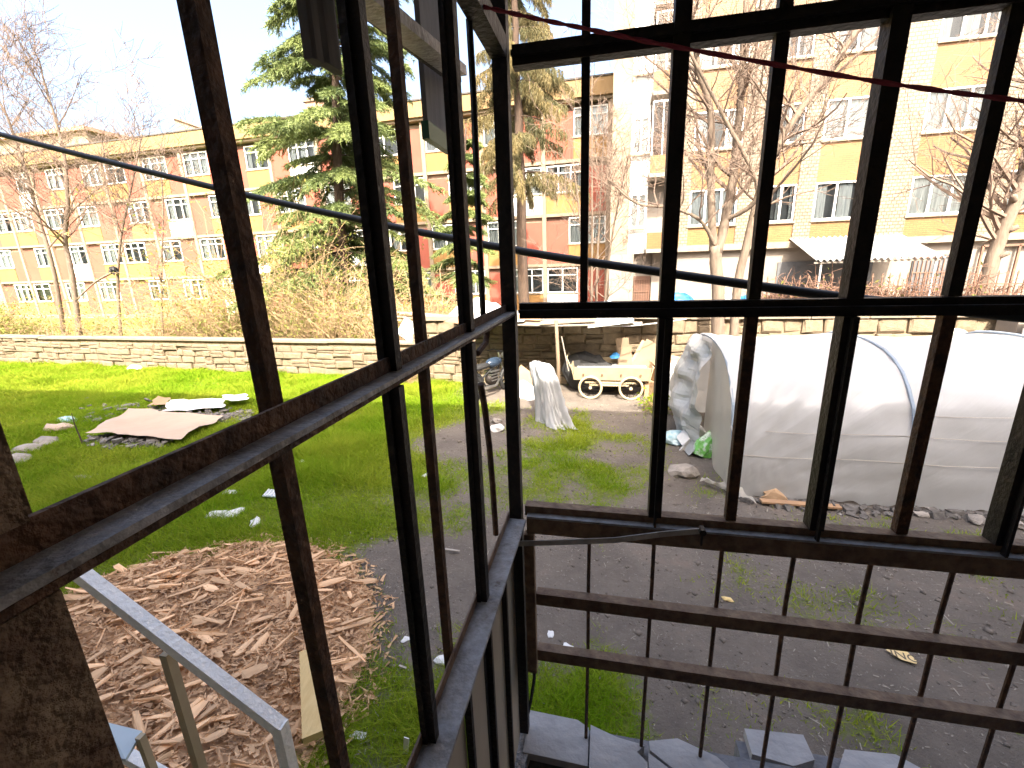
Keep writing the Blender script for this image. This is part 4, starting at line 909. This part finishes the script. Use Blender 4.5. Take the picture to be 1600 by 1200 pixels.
# ================================================================ motorcycle by the wall
mo = thing('motorcycle', 'dark motorcycle parked by the wall behind the corner post', 'motorcycle', (-2.7, 10.0, 0))
def mpt(l, s, z): return Vector((-2.75+.42*l+.25*s, 10.0+.9*l*.9-.3*s*.9, z))   # l along the bike, s sideways
u_ = (mpt(1,0,0)-mpt(0,0,0)).normalized(); s_ = Vector((u_.y, -u_.x, 0))
def B(l, s, z): return Vector((-2.72, 10.05, 0))+u_*l+s_*s+Vector((0,0,z))
def wheel(l):
    pts = [B(l+.27*math.cos(a), 0, .30+.27*math.sin(a)) for a in [k*2*math.pi/24 for k in range(25)]]
    w = MB().tube(pts, .05, 8, False).build('wheel', K['black'], mo, smooth=True); m = MB()
    for k in range(12): a = k*math.pi/6; m.tube([B(l,0,.30), B(l+.25*math.cos(a),0,.30+.25*math.sin(a))], .005, 4)
    m.build('spokes', K['chrome'], w); MB().tube([B(l,-.06,.30), B(l,.06,.30)], .06, 10).build('hub', K['chrome'], w)
wheel(-.62); wheel(.62)
MB().tube([B(.62,.07,.3), B(.42,.07,.85), B(.38,.07,1.0)], .022).tube([B(.62,-.07,.3), B(.42,-.07,.85), B(.38,-.07,1.0)], .022).build('fork', K['chrome'], mo)
MB().tube([B(.28,-.34,1.02), B(.36,-.2,1.06), B(.38,0,1.02), B(.36,.2,1.06), B(.28,.34,1.02)], .014).build('handlebar', K['black'], mo)
def ell(c, r): 
    m = MB(); m.grid(lambda u, v: c+u_*(r[0]*math.cos(2*math.pi*u)*math.sin(math.pi*v))+s_*(r[1]*math.sin(2*math.pi*u)*math.sin(math.pi*v))+Vector((0,0,r[2]*math.cos(math.pi*v))), 14, 9); return m
ell(B(.12,0,.80), (.27,.14,.12)).build('fuel_tank', mat('dark_blue_paint', (.03,.05,.08), (.02,.03,.05), rough=.25), mo, smooth=True)
ell(B(-.38,0,.78), (.38,.13,.07)).build('seat', K['black'], mo, smooth=True)
ell(B(.02,0,.42), (.20,.13,.16)).build('engine', K['iron'], mo, smooth=True)
for k_ in range(4): MB().box(B(.05,0,.40+.07*k_), (.30,.26,.02), Matrix.Rotation(math.atan2(u_.y,u_.x), 3, 'Z')).build('fin', K['chrome'], mo)
MB().tube([B(.15,.14,.40), B(.0,.16,.28), B(-.45,.18,.30), B(-.80,.18,.36)], [.025,.03,.045,.05], 8).build('exhaust', K['chrome'], mo, smooth=True)
MB().tube([B(.38,0,.9), B(-.05,0,.62), B(-.62,0,.32)], .025).tube([B(.38,0,.85), B(.1,0,.25), B(-.2,0,.28), B(-.5,0,.7)], .022).build('frame', K['black'], mo)
MB().tube([B(.46,-.02,.90), B(.56,-.02,.90)], [.06,.09], 12).build('headlight', K['chrome'], mo, smooth=True)
MB().torus((0,0,0), .33, .03, 'X', 8, 5, .5, 2.6); 
MB().tube([B(-.62+.34*math.cos(a),0,.30+.34*math.sin(a)) for a in [.4+k*.25 for k in range(9)]], .05, 6).build('mudguard', K['black'], mo)
# ================================================================ patched lean-to roof by the wall
sh2 = thing('patched_shelter', 'low lean-to of odd sheets and poles against the stone wall', 'shelter', (-1.0, 10.2, 0))
def sheet(c, w, d, rx, ry, m, name='roof_sheet', th=.012):
    R = Matrix.Rotation(rad(ry), 3, 'Y') @ Matrix.Rotation(rad(rx), 3, 'X'); MB().box(c, (w, d, th), R).build(name, K[m], sh2)
sheet((-2.55,10.35,1.86), 1.5, 1.5, 3, -2, 'white'); sheet((-1.55,10.45,1.80), 1.3, 1.35, 4, 3, 'greyplank'); sheet((-.85,10.35,1.83), 1.2, 1.5, 2, -3, 'coping')
sheet((.05,9.95,1.85), .95, .75, 14, -7, 'white'); sheet((-.35,10.6,1.80), 1.5, 1.0, 2, 2, 'greyplank'); sheet((-3.3,10.7,1.72), 1.2, .9, 2, 5, 'plank'); sheet((.7,10.75,1.80), 1.1, .6, 3, 2, 'coping')
sheet((-2.0,10.0,1.90), 1.1, .5, 6, 3, 'cardboard'); sheet((-1.2,9.85,1.78), 1.2, .12, 4, 2, 'greyplank', 'board', .03); sheet((-2.3,9.75,1.76), 1.6, .10, 4, -2, 'plank', 'board', .03); sheet((-.2,9.8,1.76), 1.3, .09, 3, -4, 'greyplank', 'board', .03)
MB().tube([(-1.06,9.66,-.05),(-1.05,9.62,.9),(-1.09,9.6,1.86)], [.045,.042,.036], 8).build('post', K['buff'], sh2, smooth=True)
MB().tube([(-3.0,9.75,-.05),(-3.0,9.72,1.78)], .04, 8).build('post', K['buff'], sh2, smooth=True)
MB().tube([(-3.2,9.72,1.79),(-1.0,9.65,1.75),(.7,9.7,1.78)], .03, 6).build('pole', K['greyplank'], sh2)
MB().tube([(-.15,9.72,1.72),(.45,9.9,1.69),(1.0,10.1,1.72),(1.7,10.5,1.76)], .012, 5).build('rope', K['litter'], sh2)
MB().tube([(-.98,9.66,1.5),(-.84,9.8,.7)], .014, 5).build('brace', K['greyplank'], sh2)
for k, (x, y, w, h, tlt, m, lb) in enumerate(((.38,10.85,.30,.95,4,'buff','tall pale panel standing behind the cart'),(.42,10.72,.32,.75,3,'buff','buff board in front of the tall pale panel'),(.82,10.78,.46,.86,-26,'cardboard','brown board behind the pale door panel'),(.90,10.70,.46,.90,-27,'buff','pale door panel leaning askew behind the cart'))):
    o = MB().box((0,0,0), (w, .03, h), Matrix.Rotation(rad(-tlt), 3, 'Y')).build('board', K[m]); o.location = (x, y, h/2+.32); o.rotation_euler = (rad(-8), 0, 0); tag(o, lb, 'board')
for k, (x, y, s, rz, lb) in enumerate(((1.17,10.3,.34,.3,'open brown carton at the right end of the cart'),(1.08,10.25,.40,-.2,'brown carton under the others beside the cart'),(1.42,10.6,.42,.5,'tall brown carton against the wall left of the tunnel'))):
    z = (.42 if k == 0 else .02); t = thing('carton', lb, 'box', (x, y, z)); R = Matrix.Rotation(rz, 3, 'Z')
    hh = (.28,.38,.85)[k]
    MB().box((x,y,z+hh/2), (s, s*.8, hh), R).build('body', K['cardboard'], t)
    MB().box(Vector((x,y,z+hh+.05))+R@Vector((-s*.5,0,.03)), (.012, s*.78, .14), R @ Matrix.Rotation(rad(-30), 3, 'Y')).build('flap', K['cardboard'], t)
dk = lump('dark_heap', 'black heap of sheeting in the shade behind the cart', 'heap', (-.35,10.72,0), (.75,.22,.62), K['black'], 33, 3, .3)
lump('blue_scrap', 'bright blue scrap of plastic behind the cart', 'plastic', (.18,10.66,.82), (.10,.06,.09), K['bluetarp'], 34, 2, .4)
t = thing('cardboard_sheet', 'buff cardboard sheet propped beside the covered scooter', 'cardboard', (-2.0,9.9,0)); MB().box((-1.93,9.95,.42), (.5,.03,.55), Matrix.Rotation(rad(38), 3, 'Y')).build('sheet', K['cardboard'], t)
t = thing('white_sack', 'white crumpled sacking behind the covered scooter', 'sack', (-1.75,9.75,0)); MB().grid(lambda u, v: Vector((-2.1+.75*u, 9.72+.1*math.sin(u*9)+.12*v, .02+.42*v*(.7+.3*math.sin(u*5)))), 16, 8).build('cloth', K['litter'], t, smooth=True)
# tarps on and behind the wall
def tarpheap(name, label, c, w, d, h, m, seed):
    t = thing(name, label, 'tarpaulin', c); c = Vector(c)
    MB().grid(lambda u, v: c+Vector((w*(u-.5), d*(v-.5), h*math.sin(math.pi*u)**.5*math.sin(math.pi*v)**.5*(.7+.6*vnoise(np.array([u*6]), np.array([v*6]), seed)[0]))), 26, 14).build('sheet', K[m], t, smooth=True)
tarpheap('blue_tarpaulin', 'bright blue tarpaulin heaped on the wall left of the big tree', (1.62,11.5,1.78), 1.1, .6, .42, 'bluetarp', 3)
tarpheap('pale_tarpaulin', 'pale blue tarpaulin heap by the corner of the tall block', (.15,12.2,1.75), .8, .6, .30, 'bluelight', 5)
tarpheap('white_sheeting', 'white sheeting lying on the wall above the shelter roof', (-.6,11.5,1.78), 2.6, .7, .22, 'litter', 7)
tarpheap('white_sheeting', 'white sheeting on the wall by the corner of the window frame', (-3.4,11.6,1.70), 1.6, .7, .42, 'litter', 9)
for k, (x, lb) in enumerate(((2.75,'blue panel behind the leaning tree'),(3.25,'blue panel at the left end of the iron fence'))):
    t = thing('blue_board', lb, 'panel', (x, 11.6, 1.78)); MB().box((x,11.6,1.98), (.40,.03,.42), Matrix.Rotation(rad(8-20*k), 3, 'Y')).build('board', K['bluelight' if k == 0 else 'bluetarp'], t)
t = thing('pole_bundle', 'long pinkish planks laid over the wall by the rusty bars', 'planks', (-5.2,12.0,1.4))
for k in range(3): MB().beam((-6.6,12.3,1.62+.1*k),(-3.8,11.7-.2*k,1.45+.15*k),.12,.05).build('plank', K['cardpink'], t)
t = thing('blue_board', 'pale blue board leaning behind the low wall', 'board', (-5.5,11.8,1.0)); MB().box((-5.55,11.75,1.35), (.5,.03,.55), Matrix.Rotation(rad(35), 3, 'Y')).build('sheet', K['bluelight'], t)
# ================================================================ heap of wood scraps
wp = thing('wood_scrap_heap', 'heap of splintered wood offcuts and bark on the lawn', 'wood heap', (-3.4, 2.3, 0))
PCX, PCY, PRX, PRY = -3.55, 2.15, 1.75, 1.75
def heap_z(x, y):
    q = ((x-PCX)/PRX)**2+((y-PCY)/PRY)**2
    return .24*max(0, 1-q)**.7 + .10*(float(vnoise(np.array([x]), np.array([y]), 61, 2.4)[0])-.5)*(q < 1)
pm = []
for k in range(12):
    r = random.Random(100+k); L_ = r.uniform(.07,.19); w_ = r.choice((.008,.012,.018,.026,.04,.06))
    n = r.choice((4,5,6)); poly = []
    top = [(-L_*r.uniform(.8,1), -w_*r.uniform(.2,.9)), (-L_*r.uniform(.85,1), w_*r.uniform(.3,.9)), (L_*r.uniform(.1,.5), w_*r.uniform(.7,1.1)), (L_*r.uniform(.85,1.05), w_*r.uniform(.1,.8)), (L_*r.uniform(.8,1), -w_*r.uniform(.0,.8)), (-L_*r.uniform(.0,.5), -w_*r.uniform(.7,1.1))]
    mb = MB().prism(top, -.003, .003); mb.V = [(x, y, z+.25*x*x/L_*r.choice((-1,1))*.3) for x, y, z in mb.V]; me = mb.mesh('wood_piece'); me.materials.append(K['wood']); pm.append(me)
rr = random.Random(5)
base = []
def heap_rand(f=1.0):
    while True:
        x = PCX+rr.uniform(-1,1)*PRX*f; y = PCY+rr.uniform(-1,1)*PRY*f
        q = ((x-PCX)/PRX)**2+((y-PCY)/PRY)**2
        if q < f*f*rr.uniform(.75,1.05) and y > 1.3 and x < -1.2: return x, y, q
for k in range(296):
    x, y, q = heap_rand(1.04); s = rr.uniform(.55,1.25)
    obj('wood_piece', pm[rr.randrange(12)], None, wp, False, loc=(x, y, heap_z(x,y)+gz(x,y)+rr.uniform(.02,.055)), rot=(rr.gauss(0,.28), rr.gauss(0,.22), rr.gauss(.55,.6)), scale=(s, s*rr.uniform(.7,1.5), 1))
V = []; F = []
for k in range(12500):
    x, y, q = heap_rand(1.10); me = pm[rr.randrange(12)]; s = rr.uniform(.10,.42)
    Mx = Matrix.Translation((x, y, heap_z(x,y)+gz(x,y)+rr.uniform(-.01,.03))) @ Matrix.Rotation(rr.gauss(.5,.9), 4, 'Z') @ Matrix.Rotation(rr.gauss(0,.35), 4, 'X') @ Matrix.Rotation(rr.gauss(0,.25), 4, 'Y') @ Matrix.Diagonal((s, s*rr.uniform(.6,1.6), 1, 1))
    b0 = len(V); vs = [v.co for v in me.vertices]; V += [tuple(Mx @ v) for v in vs[6:]]; F.append(tuple(range(b0, b0+6)))
me = bpy.data.meshes.new('wood_chips'); me.from_pydata(V, [], F); o = obj('wood_chips', me, K['woodstuff'], wp); o['kind'] = 'stuff'
MB().grid(lambda u, v: Vector((PCX+PRX*(2*u-1), PCY+PRY*(2*v-1), heap_z(PCX+PRX*(2*u-1), PCY+PRY*(2*v-1))+gz(PCX+PRX*(2*u-1), PCY+PRY*(2*v-1))-.03)), 44, 44).build('chip_bed', K['woodstuff'], wp)
# timber block
p0, p1 = G(484,1018,.30), G(491,1152,.16)
d = (p1-p0); o = MB().beam(p0, p1, .135, .075).build('timber', K['timber']); tag(o, 'short pale yellow squared timber at the edge of the wood heap', 'timber')
# outlying scraps and a stick on the grass
SC = [((532,958),.20,.07,.3,'flat buff wood scrap standing right of the rusty bar'),((545,1005),.34,.016,.9,'long thin splinter on the grass right of the wood heap'),((540,1035),.17,.05,.7,'broken pale lath at the right edge of the wood heap'),((572,1010),.20,.018,.9,'pale lath with split end on the grass'),((705,864),.20,.025,.1,'grey stick lying on the grass between the dark bars'),((522,892),.14,.06,.5,'small square of plywood on the bare soil'),((262,868),.34,.02,.35,'pale stick at the upper left of the wood heap'),((137,935),.26,.025,1.0,'pale slat under the white handrail'),((630,1048),.07,.015,-.1,'small dark chip of wood on the grass by the thick post')]
for k, ((px, py), l, w, rz, lb) in enumerate(SC):
    p = GZ(px, py); o = MB().prism([(-l/2,-w/2),(l*.45,-w*.6),(l/2,w*.3),(-l*.4,w/2)], 0, .012).build('wood_scrap', K['greyplank'] if 'grey' in lb or 'dark' in lb else K['wood']); o.location = p+Vector((0,0,.035)); o.rotation_euler = (.15, .1, rz); tag(o, lb, 'wood scrap')
# ================================================================ white stair handrail outside
hr = thing('stair_handrail', 'chipped white steel handrail outside at the lower left', 'handrail', (-1.0, .7, 1.5))
YH = .70; q0, q1, q2 = PY(95,872,YH), PY(438,1136,YH), PY(460,1226,YH); q2.x = q1.x
MB().beam(q0, q1, .029, .029).build('top_rail', K['whitechip'], hr)
MB().beam(q1+Vector((0,0,.012)), Vector((q1.x, YH, q1.z-.6)), .028, .028).build('end_post', K['whitechip'], hr)
pp = PY(258,1012,YH); MB().beam(pp-Vector((0,0,.015)), pp-Vector((0,0,.8)), .022, .022).build('post', K['cream'], hr)
a_, b_ = PY(165,1128,YH+.05), PY(222,1142,YH+.05); c_, d_ = PY(196,1186,YH-.02), PY(150,1180,YH-.02)
nrm = Vector((0,0,-.01)); MB().add([a_,b_,c_,d_,a_+nrm,b_+nrm,c_+nrm,d_+nrm], [(0,1,2,3),(7,6,5,4),(0,4,5,1),(1,5,6,2),(2,6,7,3),(3,7,4,0)]).build('plate', K['bluelight'], hr)
MB().beam(PY(219,1150,YH+.03), PY(243,1215,YH+.03), .018, .018).build('strut', K['cream'], hr)
MB().beam(PY(180,1170,YH+.06), PY(262,1216,YH+.06), .03, .03).build('lower_rail', K['whitechip'], hr)
# ================================================================ cardboard dump on the lawn
cbp = [GZ(140,690), GZ(285,700), GZ(352,664), GZ(205,650)]
def patch(pts, n, m, name, lift, seed, curl=.05, parent=None):
    a, b_, c, d = pts
    def fn(u, v):
        p = (a.lerp(b_, u)).lerp(d.lerp(c, u), v); k = float(vnoise(np.array([u*3.1]), np.array([v*2.7]), seed)[0])
        e = .06*(float(vnoise(np.array([u*9.]), np.array([v*9.]), seed+1)[0])-.5) if (u in (0,1) or v in (0,1)) else 0
        return p+Vector((e, e, lift+curl*k+.10*abs(v-.5)*(u < .3)*.6))
    return MB().grid(fn, n, n).build(name, m, parent)
tag(patch(cbp, 14, K['cardpink'], 'cardboard_sheet', .14, 3, .10), 'large torn buff cardboard sheet flat on the lawn', 'cardboard')
tag(patch([GZ(258,654), GZ(352,647), GZ(352,632), GZ(268,636)], 8, K['litter'], 'panel_scrap', .14, 7, .04), 'white crumpled panel lying behind the large buff cardboard', 'panel')
tag(patch([GZ(352,641), GZ(392,637), GZ(388,628), GZ(352,632)], 6, K['litter'], 'panel_scrap', .20, 9, .03), 'smaller white panel right of the crumpled one on the dump', 'panel')
tag(patch([GZ(235,645), GZ(262,641), GZ(268,630), GZ(248,630)], 5, K['cardboard'], 'cardboard_sheet', .12, 11, .06), 'small brown cardboard behind the large buff sheet', 'cardboard')
rb = MB(); rr = random.Random(8)
for k in range(620):
    px, py = (rr.uniform(130,300), rr.gauss(648,9)) if k < 200 else ((rr.uniform(290,395), rr.gauss(652,7)) if k < 400 else (rr.uniform(135,265), rr.gauss(692,4)))
    p = GZ(px, py); s = rr.choice((.015,.02,.03,.045,.07))*rr.uniform(.6,1.3)
    rb.box(p+Vector((0,0,s*.4+rr.uniform(0,.07))), (s*2.2, s*1.3, s*.5), Matrix.Rotation(rr.uniform(0,3), 3, 'Z') @ Matrix.Rotation(rr.uniform(-1.3,1.3), 3, 'X'))
o = rb.build('dump_debris', K['debris']); struct(o, 'stuff'); o['label'] = 'dark mixed rubbish around the cardboard on the lawn'; o['category'] = 'rubbish'
lump('pink_bundle', 'faded pink and blue cloth bundle left of the cardboard', 'bundle', GZ(92,672), (.28,.16,.10), K['cardpink'], 40, 2, .4)
lump('blue_bag', 'crumpled bluish plastic bag left of the cardboard', 'plastic bag', GZ(106,662), (.24,.14,.10), K['bag2'], 41, 2, .4)
st_ = thing('dead_stem', 'thin dark dead stem standing left of the cardboard', 'stem', GZ(130,696)); p = GZ(130,696)
MB().tube([p, p+Vector((-.02,0,.2)), p+Vector((-.05,0,.42)), p+Vector((-.04,0,.64))], [.018,.014,.01,.006], 6).build('stalk', K['barkdark'], st_)
for k, (px, py, s, lb) in enumerate(((32,722,.26,'pale stone at the left edge beside the rusty post'),(44,706,.24,'grey stone behind the pale one at the left edge'),(76,694,.26,'flat pale stone left of the dead stem'),(130,750,.15,'lone grey stone in the grass above the sill'),(145,746,.09,'small pale stone beside the lone grey stone'))):
    lump('stone', lb, 'stone', GZ(px, py), (s, s*.7, s*.42), K['rock'], 50+k, 2, .3, k, group=None)
LT = [(360,770,.10,'white litter scrap on the grass left of the rusty bar'),(335,806,.12,'left of two white litter scraps side by side on the grass'),(366,803,.13,'right of two white litter scraps side by side on the grass'),(399,817,.10,'white litter scrap right of the pair on the grass'),(474,722,.09,'crumpled white paper right of the rusty bar'),(670,743,.09,'small square white paper between the dark bars'),(484,680,.08,'white litter scrap close under the sloping sill'),(497,668,.06,'tiny white scrap close under the sloping sill'),(210,577,.32,'white slab lying in the sunlit grass'),(695,1033,.07,'white paper scrap by the lower left rail'),(635,1000,.05,'little white chip left of the thick dark post'),(860,992,.05,'white crumpled chip on the soil behind the grille'),(890,1016,.07,'pale grey scrap against the lowest grille rail'),(1138,938,.055,'yellow green leaf on the soil behind the grille'),(560,1150,.05,'small white scrap in the grass by the rusty bar')]
for k, (px, py, s, lb) in enumerate(LT): lump('litter_scrap', lb, 'litter', GZ(px, py), (s, s*.6, s*.28), K['litter'] if 'leaf' not in lb else K['yellow'], 70+k, 2, .5, k*.7)
pb = GZ(636,1178); t = thing('white_tag', 'upright white plastic tag in the grass by the thick post', 'tag', pb); MB().box(pb+Vector((0,0,.07)), (.035,.006,.15), Matrix.Rotation(.15, 3, 'Y')).build('blade', K['litter'], t)
bc = GZ(425,776); t = thing('blue_crate_lid', 'pale blue slatted plastic piece on the grass behind the rusty bar', 'plastic', bc)
MB().box(bc+Vector((0,0,.05)), (.20,.13,.02), Matrix.Rotation(.3, 3, 'X')).build('plate', K['bluelight'], t)
for k in range(4): MB().box(bc+Vector((-.075+.05*k,-.004,.066)), (.02,.12,.014), Matrix.Rotation(.3, 3, 'X')).build('slat', K['litter'], t)
for k, (px, py, lb, sc_) in enumerate(((778,672,'white plastic tray on the soil behind the corner post',.16),(776,660,'pile of pale scraps above the white tray',.13))): lump('litter_scrap', lb, 'litter', GZ(px, py), (sc_, sc_*.7, sc_*.5), K['litter'] if k == 0 else K['rock'], 95+k, 2, .4)
# yellow card with lettering
p = GZ(1412,1029); t = thing('yellow_card', 'torn yellow card with dark lettering on the bare soil', 'card', p)
cv_ = [GZ(1383,1018), GZ(1391,1017), GZ(1415,1020), GZ(1422,1027), GZ(1433,1037), GZ(1431,1041), GZ(1408,1035)]
n = len(cv_); zz = max(q.z for q in cv_)+.02
MB().add([(q.x,q.y,zz) for q in cv_]+[(q.x,q.y,zz-.004) for q in cv_], [tuple(range(n)), tuple(range(n,2*n))[::-1]]+[(i,n+i,n+(i+1)%n,(i+1)%n) for i in range(n)]).build('sheet', K['yellow'], t)
fc = bpy.data.curves.new('lettering', 'FONT'); fc.body = 'ING'; fc.size = .10; fc.extrude = .0005; fc.shear = 0; fc.align_x = 'CENTER'; fc.align_y = 'CENTER'
fo = bpy.data.objects.new('tmp', fc); COL.objects.link(fo); dg = bpy.context.evaluated_depsgraph_get(); me = bpy.data.meshes.new_from_object(fo.evaluated_get(dg)); bpy.data.objects.remove(fo)
a_ = GZ(1396,1024); b_ = GZ(1428,1035); d_ = b_-a_
o = obj('lettering', me, K['ink'], t); o.location = ((a_.x+b_.x)/2, (a_.y+b_.y)/2, zz+.002); o.rotation_euler = (0,0,math.atan2(d_.y,d_.x)+.12)
# loose slab outside the grille
zs = .9; sp = [PY(1163,1138,1.42), PY(1255,1148,1.42), PY(1272,1188,1.33), PY(1235,1200,1.30), PY(1172,1172,1.34)]
zt = 1.50; c_ = [G(1163,1138,zt), G(1255,1148,zt), G(1273,1187,zt), G(1240,1197,zt), G(1175,1178,zt)]
t = thing('loose_slab', 'loose grey broken slab lying outside the grille bars', 'slab', (c_[0].x, c_[0].y, 1.45))
MB().prism([(q.x,q.y) for q in c_][::-1], zt-.035, zt).build('slab', K['slab'], t)
c2 = [G(1320,1170,zt), G(1400,1178,zt), G(1440,1200,zt), G(1425,1235,zt), G(1300,1235,zt)]
t = thing('loose_slab', 'second broken slab at the bottom edge right of the first', 'slab', (c2[0].x, c2[0].y, 1.45)); MB().prism([(q.x,q.y) for q in c2][::-1], zt-.03, zt-.002).build('slab', K['slab'], t)
MB().ext(.47, .80, 1.175, 1.30, 1.25, 1.464).build('step_block', K['conc'], house)
# ================================================================ cables, line and the boards hanging outside
def smooth_pts(pts, n=8):
    P = []
    for i in range(len(pts)-1):
        a, b, c, d = pts[max(i-1,0)], pts[i], pts[i+1], pts[min(i+2,len(pts)-1)]
        for k in range(n): t = k/n; P.append(.5*((2*b)+(c-a)*t+(2*a-5*b+4*c-d)*t*t+(3*b-a-3*c+d)*t**3))
    return P+[pts[-1]]
cb = MB().tube(smooth_pts([PY(-180,160,2.15), PY(0,210,2.0), PY(330,292,1.85), PY(560,343,1.75), PY(800,390,1.63), PY(1030,425,1.52), PY(1320,465,1.38), PY(1600,495,1.24), PY(1800,512,1.16)]), .0135, 8).build('black_cable', K['cable'], smooth=True)
tag(cb, 'thick black cable sagging across the view outside the frames', 'cable')
rl = smooth_pts([PY(690,-14,.9), PY(720,1,.9), PY(800,21,.9), PY(920,46,.9), PY(1070,76,.9), PY(1380,129,.9), PY(1600,158,.9), PY(1750,175,.9)], 26)
t = thing('clothes_line', 'dark red twisted clothes line stretched inside the window frames', 'line', rl[30])
for s in (0, 1):
    MB().tube([p+Vector((0, .0016*math.cos(i*.45+math.pi*s), .0016*math.sin(i*.45+math.pi*s))) for i, p in enumerate(rl)], .0024, 5).build('strand', K['red'], t, smooth=True)
hb = thing('hanging_boards', 'pair of dark rounded boards hanging outside at the top', 'boards', PX(498,60,-.42))
XO = -.42
def hang(px0, px1, py, m, name, dep=.02):
    a, b = PX(px0, py, XO), PX(px1, py, XO); w = b.y-a.y; c = (a+b)/2
    pts = [(-w/2,-dep),(-w*.3,-dep*1.5),(w*.3,-dep*1.5),(w/2,-dep),(w/2,dep),(-w/2,dep)]
    R = Matrix(((0,-1,0),(1,0,0),(0,0,1))); z0 = min(a.z, b.z); return MB().prism(pts, z0, 4.1, R, (XO, c.y, 0)), z0, c, w
m_, *_ = hang(482, 499, 92, K['greyplank'], '', .007); m_.build('board', K['darkplank'], hb); m_, *_ = hang(500, 527, 97, K['greyplank'], '', .007); m_.build('board', K['darkplank'], hb)
gbd = thing('hanging_board', 'grey board with a green taped end hanging outside at the top', 'board', PX(682,150,-.42))
a, b = PX(662,190,XO), PX(700,190,XO); MB().ext(XO-.006, XO+.006, a.y+.01, b.y-.01, a.z, 4.1).build('board', K['darkplank'], gbd); a2 = PX(664,216,XO)
MB().prism([(XO-.009,a.y+.006),(XO+.009,a.y+.006),(XO+.009,b.y-.006),(XO-.009,b.y-.006)], a2.z, a.z+.004).build('green_end', K['green'], gbd)
bm_ = thing('canopy_beam', 'grey sloping canopy beam crossing outside near the top', 'beam', PX(640,60,-.36))
MB().beam(PX(540,-25,-.36), PX(715,112,-.36), .02, .045, (1,0,0)).build('web', K['sill'], bm_); MB().beam(PX(540,-12,-.385), PX(712,125,-.385), .012, .03, (1,0,0)).build('flange', K['iron'], bm_)
print('needles', nC, nS, nY)
